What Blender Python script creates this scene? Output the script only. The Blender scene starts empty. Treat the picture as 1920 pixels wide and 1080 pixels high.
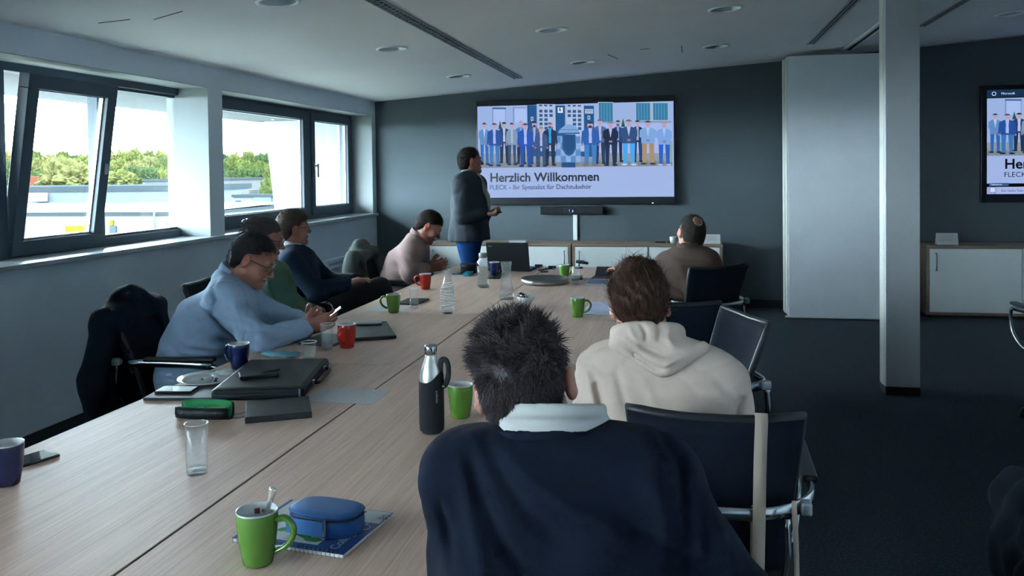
import bpy, bmesh, math, random
import numpy as np
from mathutils import Vector, Matrix
rnd = random.Random(7)
PI = math.pi
SC = bpy.context.scene
COL = SC.collection
# ---------------------------------------------------------------- camera, sky, lights, exposure
YAW, PITCH, ROLL, FOC = .2, .0243, -.0125, 1600.0
PPX, PPY, CAMH = 960.0, 360.0, 1.5
def _basis():
    cy, sy, cp, sp = math.cos(YAW), math.sin(YAW), math.cos(PITCH), math.sin(PITCH)
    f = np.array([-sy*cp, cy*cp, -sp]); r = np.array([cy, sy, 0.]); u = np.cross(r, f)
    c, s = math.cos(ROLL), math.sin(ROLL)
    return c*r+s*u, -s*r+c*u, f
RV, UV, FV = _basis()
CAMP = np.array([0, 0, CAMH])
def ray(x, y): return RV*(x-PPX)/FOC - UV*(y-PPY)/FOC + FV
def atY(x, y, Y): d = ray(x, y); return CAMP + d*(Y/d[1])
def atZ(x, y, z): d = ray(x, y); return CAMP + d*((z-CAMH)/d[2])
def atX(x, y, X): d = ray(x, y); return CAMP + d*(X/d[0])
cam_data = bpy.data.cameras.new('camera'); cam = bpy.data.objects.new('camera', cam_data); COL.objects.link(cam)
cam.matrix_world = Matrix(((RV[0], UV[0], -FV[0], 0), (RV[1], UV[1], -FV[1], 0), (RV[2], UV[2], -FV[2], CAMH), (0, 0, 0, 1)))
cam_data.sensor_width = 36; cam_data.lens = FOC/1920*36
cam_data.shift_y = -(540-PPY)/1920
cam_data.clip_start = .05; cam_data.clip_end = 600
SC.camera = cam
world = bpy.data.worlds.new('world'); SC.world = world; world.use_nodes = True
bg = world.node_tree.nodes['Background']
bg.inputs[0].default_value = (.74, .90, 1.0, 1); bg.inputs[1].default_value = 12.0
SC.view_settings.view_transform = 'Standard'; SC.view_settings.look = 'None'
SC.view_settings.gamma = 1; SC.view_settings.use_curve_mapping = False
SC.view_settings.exposure = 2.38
# ---------------------------------------------------------------- materials
def lin(h):
    if isinstance(h, str):
        h = [int(h[i:i+2], 16)/255 for i in (0, 2, 4)]
        return tuple(c/12.92 if c <= .04045 else ((c+.055)/1.055)**2.4 for c in h)
    return tuple(h)
MC = {}
def mat(name, col, rough=.6, metal=0., var=.0, vscale=8., bump=0., bscale=60., spec=.5, attr=False, sheen=0., emit=0., coat=0., stretch=None, sss=0.):
    if name in MC: return MC[name]
    m = bpy.data.materials.new(name); m.use_nodes = True; nt = m.node_tree; n = nt.nodes; L = nt.links
    b = n['Principled BSDF']; c = lin(col)
    b.inputs['Base Color'].default_value = (*c, 1); b.inputs['Roughness'].default_value = rough
    b.inputs['Metallic'].default_value = metal; b.inputs['Specular IOR Level'].default_value = spec
    if sheen: b.inputs['Sheen Weight'].default_value = sheen; b.inputs['Sheen Roughness'].default_value = .4
    if coat: b.inputs['Coat Weight'].default_value = coat
    if sss:
        b.inputs['Subsurface Weight'].default_value = sss; b.inputs['Subsurface Radius'].default_value = (.012, .005, .003)
        b.inputs['Subsurface Scale'].default_value = 1.0
    tc = n.new('ShaderNodeTexCoord'); src = tc.outputs['Object']
    if stretch:
        mp = n.new('ShaderNodeMapping'); mp.inputs['Scale'].default_value = stretch; L.new(src, mp.inputs[0]); src = mp.outputs[0]
    if sheen: b.inputs['Sheen Weight'].default_value = 0.
    base = None
    if attr:
        a = n.new('ShaderNodeVertexColor'); a.layer_name = 'col'; base = a.outputs[0]
    if var:
        t = n.new('ShaderNodeTexNoise'); t.inputs['Scale'].default_value = vscale; t.inputs['Detail'].default_value = 5
        L.new(src, t.inputs['Vector'])
        r = n.new('ShaderNodeMapRange'); r.inputs['From Min'].default_value = .3; r.inputs['From Max'].default_value = .7
        r.inputs['To Min'].default_value = 1-var; r.inputs['To Max'].default_value = 1+var; L.new(t.outputs[0], r.inputs[0])
        mx = n.new('ShaderNodeVectorMath'); mx.operation = 'SCALE'
        if base: L.new(base, mx.inputs[0])
        else: mx.inputs[0].default_value = c
        L.new(r.outputs[0], mx.inputs['Scale']); base = mx.outputs[0]
    if base:
        L.new(base, b.inputs['Base Color'])
        if emit: L.new(base, b.inputs['Emission Color'])
    elif emit: b.inputs['Emission Color'].default_value = (*c, 1)
    if emit: b.inputs['Emission Strength'].default_value = emit
    if bump:
        t2 = n.new('ShaderNodeTexNoise'); t2.inputs['Scale'].default_value = bscale; t2.inputs['Detail'].default_value = 3
        L.new(src, t2.inputs['Vector']); bp = n.new('ShaderNodeBump'); bp.inputs['Strength'].default_value = bump
        bp.inputs['Distance'].default_value = .01; L.new(t2.outputs[0], bp.inputs['Height']); L.new(bp.outputs[0], b.inputs['Normal'])
    MC[name] = m
    return m
def glass_mat(name, tint=(1, 1, 1), refl=.12, haze=0.):
    if name in MC: return MC[name]
    m = bpy.data.materials.new(name); m.use_nodes = True; nt = m.node_tree; n = nt.nodes; L = nt.links
    n.remove(n['Principled BSDF']); out = n['Material Output']
    t = n.new('ShaderNodeBsdfTransparent'); t.inputs[0].default_value = (*tint, 1)
    g = n.new('ShaderNodeBsdfGlossy'); g.inputs['Roughness'].default_value = .03
    lw = n.new('ShaderNodeLayerWeight'); lw.inputs[0].default_value = .5
    pw = n.new('ShaderNodeMath'); pw.operation = 'POWER'; L.new(lw.outputs['Facing'], pw.inputs[0]); pw.inputs[1].default_value = 3.5
    ma = n.new('ShaderNodeMath'); ma.operation = 'MULTIPLY_ADD'; L.new(pw.outputs[0], ma.inputs[0]); ma.inputs[1].default_value = refl*5; ma.inputs[2].default_value = .03
    mx = n.new('ShaderNodeMixShader'); L.new(ma.outputs[0], mx.inputs[0]); L.new(t.outputs[0], mx.inputs[1]); L.new(g.outputs[0], mx.inputs[2])
    last = mx
    if haze:
        df = n.new('ShaderNodeBsdfDiffuse'); df.inputs[0].default_value = (.85, .9, .92, 1); m2 = n.new('ShaderNodeMixShader'); m2.inputs[0].default_value = haze
        L.new(mx.outputs[0], m2.inputs[1]); L.new(df.outputs[0], m2.inputs[2]); last = m2
    L.new(last.outputs[0], out.inputs[0]); MC[name] = m
    return m
def real_glass(name, tint=(.96, .98, .98)):
    if name in MC: return MC[name]
    m = bpy.data.materials.new(name); m.use_nodes = True; b = m.node_tree.nodes['Principled BSDF']
    b.inputs['Base Color'].default_value = (*tint, 1); b.inputs['Roughness'].default_value = .02
    b.inputs['Transmission Weight'].default_value = 1; b.inputs['IOR'].default_value = 1.45
    MC[name] = m
    return m
def wood_mat(name, c1, c2, axis=1, rough=.35, scale=1., coat=.15):
    if name in MC: return MC[name]
    m = bpy.data.materials.new(name); m.use_nodes = True; nt = m.node_tree; n = nt.nodes; L = nt.links; b = n['Principled BSDF']
    tc = n.new('ShaderNodeTexCoord'); mp = n.new('ShaderNodeMapping')
    s = [170*scale]*3; s[axis] = 3.2*scale; mp.inputs['Scale'].default_value = s
    L.new(tc.outputs['Object'], mp.inputs[0])
    t = n.new('ShaderNodeTexNoise'); t.inputs['Scale'].default_value = 1.; t.inputs['Detail'].default_value = 7; t.inputs['Roughness'].default_value = .62
    L.new(mp.outputs[0], t.inputs[0])
    mp2 = n.new('ShaderNodeMapping'); s2 = [16*scale]*3; s2[axis] = .7*scale; mp2.inputs['Scale'].default_value = s2
    L.new(tc.outputs['Object'], mp2.inputs[0]); t2 = n.new('ShaderNodeTexNoise'); t2.inputs['Detail'].default_value = 3; t2.inputs['Scale'].default_value = 1.
    L.new(mp2.outputs[0], t2.inputs[0])
    ad = n.new('ShaderNodeMath'); ad.operation = 'MULTIPLY_ADD'; L.new(t2.outputs[0], ad.inputs[0]); ad.inputs[1].default_value = .45
    L.new(t.outputs[0], ad.inputs[2])
    cr = n.new('ShaderNodeValToRGB'); cr.color_ramp.elements[0].position = .50; cr.color_ramp.elements[1].position = .92
    cr.color_ramp.elements[0].color = (*lin(c1), 1); cr.color_ramp.elements[1].color = (*lin(c2), 1)
    L.new(ad.outputs[0], cr.inputs[0]); L.new(cr.outputs[0], b.inputs['Base Color'])
    b.inputs['Roughness'].default_value = rough; b.inputs['Specular IOR Level'].default_value = .3; b.inputs['Coat Weight'].default_value = coat; b.inputs['Coat Roughness'].default_value = .25
    bp = n.new('ShaderNodeBump'); bp.inputs['Strength'].default_value = .25; bp.inputs['Distance'].default_value = .001
    L.new(t.outputs[0], bp.inputs['Height']); L.new(bp.outputs[0], b.inputs['Normal'])
    MC[name] = m
    return m
# ---------------------------------------------------------------- object helpers
def tag(o, label=None, cat=None, group=None, kind=None):
    if label: o['label'] = label
    if cat: o['category'] = cat
    if group: o['group'] = group
    if kind: o['kind'] = kind
    return o
def thing(name, label, cat, loc=(0, 0, 0), rz=0., group=None):
    o = bpy.data.objects.new(name, None); COL.objects.link(o); o.empty_display_size = .05
    o.location = loc; o.rotation_euler = (0, 0, rz); return tag(o, label, cat, group)
def link(name, me, m=None, parent=None, loc=None):
    o = bpy.data.objects.new(name, me); COL.objects.link(o)
    if m is not None and not me.materials:
        for q in (m if isinstance(m, (list, tuple)) else [m]): me.materials.append(q)
    if parent is not None: o.parent = parent
    if loc is not None: o.location = loc
    return o
def copy_tree(o, parent=None):
    c = o.copy(); COL.objects.link(c)
    if parent is not None: c.parent = parent
    for ch in list(o.children): copy_tree(ch, c)
    return c
class MB:
    """collects shapes; build() links them as one mesh object"""
    def __init__(s): s.bm = bmesh.new(); s.mi = 0; s.sm = False
    def _fin(s, vs, M=None):
        if M is not None: bmesh.ops.transform(s.bm, matrix=M, verts=vs)
        fs = set()
        for v in vs:
            for f in v.link_faces: fs.add(f)
        for f in fs: f.material_index = s.mi; f.smooth = s.sm
    def box(s, lo, hi, M=None, bev=0., seg=2):
        r = bmesh.ops.create_cube(s.bm, size=1.); vs = r['verts']
        for v in vs: v.co = Vector([lo[i]+(v.co[i]+.5)*(hi[i]-lo[i]) for i in range(3)])
        if bev:
            es = {e for v in vs for e in v.link_edges}
            q = bmesh.ops.bevel(s.bm, geom=list(es), offset=bev, segments=seg, affect='EDGES', profile=.5)
            vs = list({v for f in q['faces'] for v in f.verts} | {v for v in vs if v.is_valid})
        s._fin(vs, M); return s
    def lathe(s, prof, n=32, M=None, cap0=True, cap1=True, sx=1., sy=1.):
        rings = []
        for r, z in prof:
            rings.append([s.bm.verts.new((r*sx*math.cos(2*PI*i/n), r*sy*math.sin(2*PI*i/n), z)) for i in range(n)])
        for a, b in zip(rings, rings[1:]):
            for i in range(n): s.bm.faces.new((a[i], a[(i+1) % n], b[(i+1) % n], b[i]))
        if cap0: s.bm.faces.new(rings[0][::-1])
        if cap1: s.bm.faces.new(rings[-1])
        s._fin([v for r in rings for v in r], M); return s
    def tube(s, pts, r, n=8, closed=False, cap=True, flat=1., up=None):
        pts = [Vector(p) for p in pts]; k = len(pts); rings = []
        rr = r if isinstance(r, (list, tuple)) else [r]*k
        prev = None
        for i, p in enumerate(pts):
            if closed: d = pts[(i+1) % k]-pts[i-1]
            else: d = pts[min(i+1, k-1)]-pts[max(i-1, 0)]
            if d.length < 1e-9: d = Vector((0, 0, 1))
            d.normalize()
            if prev is None:
                a = Vector(up) if up is not None else (Vector((0, 0, 1)) if abs(d.z) < .9 else Vector((1, 0, 0)))
            else: a = prev
            x = d.cross(a); x = x.normalized() if x.length > 1e-6 else d.orthogonal().normalized()
            y = x.cross(d).normalized(); prev = y
            rings.append([s.bm.verts.new(p+x*(rr[i]*math.cos(2*PI*j/n))+y*(rr[i]*flat*math.sin(2*PI*j/n))) for j in range(n)])
        m = k if closed else k-1
        for i in range(m):
            a, b = rings[i], rings[(i+1) % k]
            for j in range(n): s.bm.faces.new((a[j], a[(j+1) % n], b[(j+1) % n], b[j]))
        if cap and not closed: s.bm.faces.new(rings[0][::-1]); s.bm.faces.new(rings[-1])
        s._fin([v for r_ in rings for v in r_]); return s
    def ball(s, c, r, seg=16, M=None):
        r = r if isinstance(r, (tuple, list)) else (r, r, r)
        q = bmesh.ops.create_uvsphere(s.bm, u_segments=seg, v_segments=max(6, seg//2), radius=1.)
        vs = q['verts']
        for v in vs: v.co = Vector((v.co.x*r[0]+c[0], v.co.y*r[1]+c[1], v.co.z*r[2]+c[2]))
        s._fin(vs, M); return s
    def prism(s, out, z0, z1, M=None):
        a = [s.bm.verts.new((p[0], p[1], z0)) for p in out]; b = [s.bm.verts.new((p[0], p[1], z1)) for p in out]
        n = len(out); s.bm.faces.new(a[::-1]); s.bm.faces.new(b)
        for i in range(n): s.bm.faces.new((a[i], a[(i+1) % n], b[(i+1) % n], b[i]))
        s._fin(a+b, M); return s
    def quad(s, *p):
        v = [s.bm.verts.new(q) for q in p]; s.bm.faces.new(v); s._fin(v); return s
    def grid(s, P, thick=0.):
        """P: 2-D list of points -> sheet, optionally with thickness along the normal"""
        nu, nv = len(P), len(P[0]); A = np.array(P, float)
        if thick:
            du = np.gradient(A, axis=0); dv = np.gradient(A, axis=1); N = np.cross(du, dv); N /= np.linalg.norm(N, axis=2, keepdims=True)+1e-12
            layers = [A+N*thick/2, A-N*thick/2]
        else: layers = [A]
        V = [[[s.bm.verts.new(l[i, j]) for j in range(nv)] for i in range(nu)] for l in layers]
        for k, g in enumerate(V):
            for i in range(nu-1):
                for j in range(nv-1):
                    q = (g[i][j], g[i+1][j], g[i+1][j+1], g[i][j+1]); s.bm.faces.new(q if k == 0 else q[::-1])
        if thick:
            a, b = V
            loop = [(i, 0) for i in range(nu)]+[(nu-1, j) for j in range(1, nv)]+[(i, nv-1) for i in range(nu-2, -1, -1)]+[(0, j) for j in range(nv-2, 0, -1)]
            for q in range(len(loop)):
                (i, j), (k, l) = loop[q], loop[(q+1) % len(loop)]
                s.bm.faces.new((a[k][l], a[i][j], b[i][j], b[k][l]))
        s._fin([v for g in V for r in g for v in r]); return s
    def build(s, name, m, parent=None, loc=None, smooth=None):
        me = bpy.data.meshes.new(name); bmesh.ops.recalc_face_normals(s.bm, faces=s.bm.faces[:]); s.bm.to_mesh(me); s.bm.free()
        if smooth: me.polygons.foreach_set('use_smooth', [True]*len(me.polygons))
        return link(name, me, m, parent, loc)
def T(x=0, y=0, z=0): return Matrix.Translation((x, y, z))
def RX(a): return Matrix.Rotation(a, 4, 'X')
def RY(a): return Matrix.Rotation(a, 4, 'Y')
def RZ(a): return Matrix.Rotation(a, 4, 'Z')
def arc(c, r, a0, a1, n, f): return [f(c, r, a0+(a1-a0)*i/(n-1)) for i in range(n)]
def smoothpath(P, n=6):
    """Catmull-Rom through the points"""
    P = [np.array(p, float) for p in P]; Q = [2*P[0]-P[1]]+P+[2*P[-1]-P[-2]]; out = []
    for i in range(1, len(Q)-2):
        for k in range(n):
            t = k/n; a, b, c, d = Q[i-1:i+3]
            out.append(.5*((2*b)+(-a+c)*t+(2*a-5*b+4*c-d)*t*t+(-a+3*b-3*c+d)*t**3))
    out.append(P[-1]); return [tuple(p) for p in out]
def text_mesh(name, body, size, m, parent, M, bold=0., ext=0., align='LEFT', spacing=1.):
    cu = bpy.data.curves.new(name, 'FONT'); cu.body = body; cu.size = size; cu.offset = bold; cu.extrude = ext; cu.align_x = align
    cu.resolution_u = 3; cu.space_character = spacing
    o = bpy.data.objects.new(name, cu); COL.objects.link(o)
    me = bpy.data.meshes.new_from_object(o.evaluated_get(bpy.context.evaluated_depsgraph_get()))
    bpy.data.objects.remove(o); me.name = name; me.materials.clear(); me.transform(M)
    return link(name, me, m, parent)
# ---------------------------------------------------------------- implicit surfaces (numpy) for bodies and cloth
def unit(v): v = np.array(v, float); return v/(np.linalg.norm(v)+1e-12)
class F:
    """signed distance field, polygonised by surface nets"""
    def __init__(s): s.p = []
    def cone(s, a, b, ra, rb, k=.03, flat=None, op='u'):
        a, b = np.array(a, float), np.array(b, float); r = max(ra, rb); ab = b-a; L2 = float(ab@ab)+1e-9
        lo, hi = np.minimum(a, b)-r, np.maximum(a, b)+r
        def f(X, Y, Z):
            px, py, pz = X-a[0], Y-a[1], Z-a[2]
            t = np.clip((px*ab[0]+py*ab[1]+pz*ab[2])/L2, 0, 1)
            vx, vy, vz = px-t*ab[0], py-t*ab[1], pz-t*ab[2]
            if flat is not None:
                ax, q = flat; w = (vx*ax[0]+vy*ax[1]+vz*ax[2])*(q-1)
                vx, vy, vz = vx+w*ax[0], vy+w*ax[1], vz+w*ax[2]
            return np.sqrt(vx*vx+vy*vy+vz*vz)-(ra+t*(rb-ra))
        s.p.append((op, k, lo, hi, f)); return s
    def ell(s, c, r, R=None, k=.03, op='u'):
        c = np.array(c, float); r = np.array(r, float) if np.ndim(r) else np.array([r]*3, float)
        R = np.eye(3) if R is None else np.array(R, float)      # columns = local axes in world
        e = np.abs(R)@r
        def f(X, Y, Z):
            px, py, pz = X-c[0], Y-c[1], Z-c[2]
            q = [(px*R[0, i]+py*R[1, i]+pz*R[2, i])/r[i] for i in range(3)]
            k0 = np.sqrt(q[0]**2+q[1]**2+q[2]**2)
            k1 = np.sqrt((q[0]/r[0])**2+(q[1]/r[1])**2+(q[2]/r[2])**2)+1e-9
            return k0*(k0-1)/k1
        s.p.append((op, k, c-e, c+e, f)); return s
    def boxr(s, c, h, R=None, rad=.005, k=.01, op='u'):
        c = np.array(c, float); h = np.array(h, float); R = np.eye(3) if R is None else np.array(R, float); e = np.abs(R)@h
        def f(X, Y, Z):
            px, py, pz = X-c[0], Y-c[1], Z-c[2]
            q = [np.abs(px*R[0, i]+py*R[1, i]+pz*R[2, i])-(h[i]-rad) for i in range(3)]
            out = np.sqrt(np.maximum(q[0], 0)**2+np.maximum(q[1], 0)**2+np.maximum(q[2], 0)**2)
            return out+np.minimum(np.maximum(q[0], np.maximum(q[1], q[2])), 0)-rad
        s.p.append((op, k, c-e, c+e, f)); return s
    def ring(s, c, n, R, rt, rh, k=.005, op='u', squash=1., u=None):
        """torus with a tall section: tube radius rt across, half height rh along the axis n"""
        c = np.array(c, float); n = unit(n); e = np.ones(3)*(R*max(1, squash)+rt+rh)
        u = unit(u if u is not None else np.cross(n, (0, 0, 1.) if abs(n[2]) < .9 else (1., 0, 0))); u = unit(u-n*(u@n)); v = np.cross(n, u)
        def f(X, Y, Z):
            px, py, pz = X-c[0], Y-c[1], Z-c[2]
            h = px*n[0]+py*n[1]+pz*n[2]; a = px*u[0]+py*u[1]+pz*u[2]; b = (px*v[0]+py*v[1]+pz*v[2])/squash
            d = np.sqrt(a*a+b*b)-R; hh = np.maximum(np.abs(h)-(rh-rt), 0)
            return np.sqrt(d*d+hh*hh)-rt
        s.p.append((op, k, c-e, c+e, f)); return s
    def half(s, c, n, lo, hi, k=.01, op='s'):
        c = np.array(c, float); n = unit(n)
        s.p.append((op, k, np.array(lo, float), np.array(hi, float), lambda X, Y, Z: (X-c[0])*n[0]+(Y-c[1])*n[1]+(Z-c[2])*n[2])); return s
    def disp(s, lo, hi, f): s.p.append(('d', 0, np.array(lo, float), np.array(hi, float), f)); return s
    def fold(s, pts, amp, w, view=None, depth=.25):
        """ridge (amp>0) or crease (amp<0) along a line on the surface, as seen along 'view'"""
        P = [np.array(p, float) for p in pts]; A = np.array(P); v = unit(FV if view is None else view)
        lo, hi = A.min(0)-3*w-1.35*depth*abs(v), A.max(0)+3*w+1.35*depth*abs(v)
        def f(X, Y, Z):
            best = None; n = len(P)-1
            for i in range(n):
                a, b = P[i], P[i+1]; ab = b-a; ab = ab-v*(ab@v); L2 = ab@ab+1e-9
                px, py, pz = X-a[0], Y-a[1], Z-a[2]; h = px*v[0]+py*v[1]+pz*v[2]; px, py, pz = px-h*v[0], py-h*v[1], pz-h*v[2]
                t = np.clip((px*ab[0]+py*ab[1]+pz*ab[2])/L2, 0, 1)
                d2 = (px-t*ab[0])**2+(py-t*ab[1])**2+(pz-t*ab[2])**2
                e = (np.abs(np.sin(np.clip((i+t)/n, 0, 1)*PI))**.5+.02)*np.exp(-d2/(w*w))*np.exp(-(h/depth)**4)
                best = e if best is None else np.maximum(best, e)
            return -amp*best
        s.p.append(('d', 0, lo, hi, f)); return s
    def mesh(s, h=.008, fine=None, origin=(0, 0, 0), name='m', paint=None, base=None, smooth=1):
        U = [p for p in s.p if p[0] == 'u']
        lo = np.min([p[2] for p in U], 0)-.03; hi = np.max([p[3] for p in U], 0)+.03
        axes = []
        for i in range(3):
            iv = sorted([(max(f[0][i], lo[i]), min(f[1][i], hi[i]), f[2]) for f in (fine or []) if f[0][i] < hi[i] and f[1][i] > lo[i]])
            g = []; x = lo[i]
            while x < hi[i]:
                g.append(x); st = h
                for a, b, hf in iv:
                    if a <= x < b: st = min(st, hf)
                    elif x < a < x+st: st = max(a-x, hf*.6)
                x += st
            axes.append(np.array(g, np.float32))
        ax, ay, az = axes
        D = np.full((len(ax), len(ay), len(az)), 1., np.float32)
        for op, k, l, u, f in s.p:
            m = k+2.2*h if op != 'd' else 0
            i0, i1 = np.searchsorted(ax, l[0]-m), np.searchsorted(ax, u[0]+m)
            j0, j1 = np.searchsorted(ay, l[1]-m), np.searchsorted(ay, u[1]+m)
            k0, k1 = np.searchsorted(az, l[2]-m), np.searchsorted(az, u[2]+m)
            if i1 <= i0 or j1 <= j0 or k1 <= k0: continue
            X = ax[i0:i1, None, None]; Y = ay[None, j0:j1, None]; Z = az[None, None, k0:k1]
            v = f(X, Y, Z).astype(np.float32); S = D[i0:i1, j0:j1, k0:k1]
            if op == 'u':
                hh = np.maximum(k-np.abs(S-v), 0)/max(k, 1e-6); S[...] = np.minimum(S, v)-hh*hh*k*.25
            elif op == 's':
                v = -v; hh = np.maximum(k-np.abs(S-v), 0)/max(k, 1e-6); S[...] = np.maximum(S, v)+hh*hh*k*.25
            else: S[...] = np.where(S < .5, S+v, S)
        ins = D < 0
        cnt = np.zeros(tuple(np.array(D.shape)-1), np.int8); n0, n1, n2 = cnt.shape
        for dx in (0, 1):
            for dy in (0, 1):
                for dz in (0, 1): cnt += ins[dx:dx+n0, dy:dy+n1, dz:dz+n2]
        I, J, K = np.nonzero((cnt > 0) & (cnt < 8))
        idx = np.full(cnt.shape, -1, np.int32); idx[I, J, K] = np.arange(len(I))
        acc = np.zeros((len(I), 3)); num = np.zeros(len(I))
        for axis in range(3):
            o1, o2 = [q for q in range(3) if q != axis]
            for a in (0, 1):
                for b in (0, 1):
                    d0 = [0, 0, 0]; d0[o1] = a; d0[o2] = b; d1 = list(d0); d1[axis] = 1
                    v0 = D[I+d0[0], J+d0[1], K+d0[2]]; v1 = D[I+d1[0], J+d1[1], K+d1[2]]
                    c = (v0 < 0) != (v1 < 0); t = np.where(c, v0/(v0-v1+1e-12), 0); t = np.clip(t, 0, 1)
                    q = np.zeros((len(I), 3)); q[:, axis] = t; q[:, o1] = a; q[:, o2] = b
                    acc += q*c[:, None]; num += c
        acc /= num[:, None]
        V = np.empty((len(I), 3))
        for q, (A, N) in enumerate(((ax, I), (ay, J), (az, K))): V[:, q] = A[N]+acc[:, q]*(A[N+1]-A[N])
        quads = []
        for axis in range(3):
            o1, o2 = [q for q in range(3) if q != axis]
            a = np.take(ins, range(0, D.shape[axis]-1), axis); b = np.take(ins, range(1, D.shape[axis]), axis)
            c = np.nonzero(a != b); c = [q.copy() for q in c]
            ok = (c[o1] > 0) & (c[o2] > 0) & (c[o1] < D.shape[o1]-1) & (c[o2] < D.shape[o2]-1)
            c = [q[ok] for q in c]; sgn = a[c[0], c[1], c[2]]
            def at(d1, d2):
                e = [q.copy() for q in c]; e[o1] -= d1; e[o2] -= d2; return idx[e[0], e[1], e[2]]
            q = np.stack([at(0, 0), at(1, 0), at(1, 1), at(0, 1)], 1)
            flip = sgn if axis != 1 else ~sgn
            q[~flip] = q[~flip][:, ::-1]; quads.append(q)
        Q = np.concatenate(quads); Q = Q[(Q >= 0).all(1)]
        # the largest pieces only: a stray speck of cloth is dropped by vertex smoothing below
        for _ in range(smooth):
            sm = np.zeros_like(V); w = np.zeros(len(V))
            for e in range(4):
                p_, q_ = Q[:, e], Q[:, (e+1) % 4]
                for cc in range(3): sm[:, cc] += np.bincount(p_, V[q_, cc], len(V))+np.bincount(q_, V[p_, cc], len(V))
                w += np.bincount(p_, minlength=len(V))+np.bincount(q_, minlength=len(V))
            V = .5*V+.5*sm/np.maximum(w, 1)[:, None]
        me = bpy.data.meshes.new(name); O = np.array(origin)
        me.vertices.add(len(V)); me.vertices.foreach_set('co', (V-O).astype(np.float32).ravel())
        me.loops.add(Q.size); me.loops.foreach_set('vertex_index', Q.astype(np.int32).ravel())
        me.polygons.add(len(Q)); me.polygons.foreach_set('loop_start', np.arange(0, Q.size, 4, dtype=np.int32))
        me.polygons.foreach_set('use_smooth', np.ones(len(Q), bool)); me.update(calc_edges=True); me.validate()
        if base is not None:
            C = np.tile(np.array([*base, 1.]), (len(V), 1))
            for (pc, pr, col, R) in (paint or []):
                q = (V-np.array(pc))@np.array(R)/np.array(pr); w = np.clip(2.2-2*np.linalg.norm(q, axis=1), 0, 1)[:, None]
                C[:, :3] = C[:, :3]*(1-w)+np.array(col)*w
            at_ = me.color_attributes.new('col', 'FLOAT_COLOR', 'POINT'); at_.data.foreach_set('color', C.astype(np.float32).ravel())
        me['V'] = 0
        s.V, s.Q = V, Q
        return me
def noise3(X, Y, Z, f, seed=0.):
    """cheap smooth pseudo-noise from warped sines"""
    a = np.sin(f*X+1.7*np.sin(f*.8*Y+seed)+seed*2); b = np.sin(f*1.1*Y+1.5*np.sin(f*.9*Z+seed*3)+1+seed)
    c = np.sin(f*.95*Z+1.6*np.sin(f*.85*X+seed*1.3)+2)
    return (a*b+b*c+c*a)/3
def strands(name, V, Q, mask, dirf, n, length, rad, m, parent, origin, seed=3, seg=4, curl=.15, sink=.001):
    """many fine hair strands rooted on a mesh (V, Q); dirf(points, normals) -> directions; one mesh"""
    rg = np.random.RandomState(seed)
    P0 = V[Q].mean(1); e1 = V[Q[:, 2]]-V[Q[:, 0]]; e2 = V[Q[:, 3]]-V[Q[:, 1]]; N = np.cross(e1, e2); A = np.linalg.norm(N, axis=1)+1e-12; N /= A[:, None]
    if (N*(P0-P0.mean(0))).sum() < 0: N = -N
    w = A*mask(P0); w /= w.sum(); pick = rg.choice(len(Q), n, p=w)
    uv = rg.rand(n, 2, 1); q = V[Q[pick]]
    R = q[:, 0]*(1-uv[:, 0])*(1-uv[:, 1])+q[:, 1]*uv[:, 0]*(1-uv[:, 1])+q[:, 2]*uv[:, 0]*uv[:, 1]+q[:, 3]*(1-uv[:, 0])*uv[:, 1]
    Nn = N[pick]; D, Ln = dirf(R, Nn, rg); D = D/np.linalg.norm(D, axis=1, keepdims=True)
    L = (length*Ln*(.7+.6*rg.rand(n)))[:, None]
    side = np.cross(D, rg.randn(n, 3)); side /= np.linalg.norm(side, axis=1, keepdims=True); up = np.cross(side, D)
    R = R-Nn*sink; bend = rg.randn(n, 1)*curl
    rings = []
    for i in range(seg+1):
        t = i/seg; c = R+D*L*t+side*L*bend*t*t+np.array([0, 0, -1])*L*.12*t*t; r = rad*(1-.92*t**1.5)
        rings.append(np.stack([c+side*r*math.cos(a)+up*r*math.sin(a) for a in (0, 2.1, 4.2)], 1))
    VV = np.stack(rings, 1).reshape(n, -1, 3); nv = VV.shape[1]; fs = []
    for i in range(seg):
        for j in range(3): fs.append((i*3+j, i*3+(j+1) % 3, i*3+3+(j+1) % 3, i*3+3+j))
    Fq = (np.array(fs)[None]+np.arange(n)[:, None, None]*nv).reshape(-1, 4)
    me = bpy.data.meshes.new(name); VV = VV.reshape(-1, 3)-np.array(origin)
    me.vertices.add(len(VV)); me.vertices.foreach_set('co', VV.astype(np.float32).ravel())
    me.loops.add(Fq.size); me.loops.foreach_set('vertex_index', Fq.astype(np.int32).ravel())
    me.polygons.add(len(Fq)); me.polygons.foreach_set('loop_start', np.arange(0, Fq.size, 4, dtype=np.int32))
    me.polygons.foreach_set('use_smooth', np.ones(len(Fq), bool)); me.update(calc_edges=True)
    return link(name, me, m, parent)
# ================================================================ THE SETTING
DW = 9.5          # end wall
XL = -3.55        # window wall
def ceil_z(x): return 2.33+.067*(x+3.55)
M_wall = mat('wall_paint', (.62, .71, .78), .85, var=.03, vscale=3, bump=.05, bscale=300)
M_grey = mat('grey_wall_paint', (.085, .110, .125), .8, var=.04, vscale=2.5, bump=.05, bscale=300)
M_ceil = mat('ceiling_paint', (.83, .82, .83), .9, var=.02, vscale=2, bump=.04, bscale=250)
M_white = mat('white_lacquer', (.78, .82, .82), .35, var=.01)
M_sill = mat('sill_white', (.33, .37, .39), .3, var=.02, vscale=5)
M_frame = mat('anthracite_frame', (.045, .075, .10), .45, var=.05, vscale=20)
M_frameh = mat('window_gasket', (.02, .03, .04), .6)
M_dark = mat('dark_base', (.015, .02, .026), .6)
M_pane = glass_mat('window_pane', (.97, 1, 1), .12)
def struct(o): o['kind'] = 'structure'; return o
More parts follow.
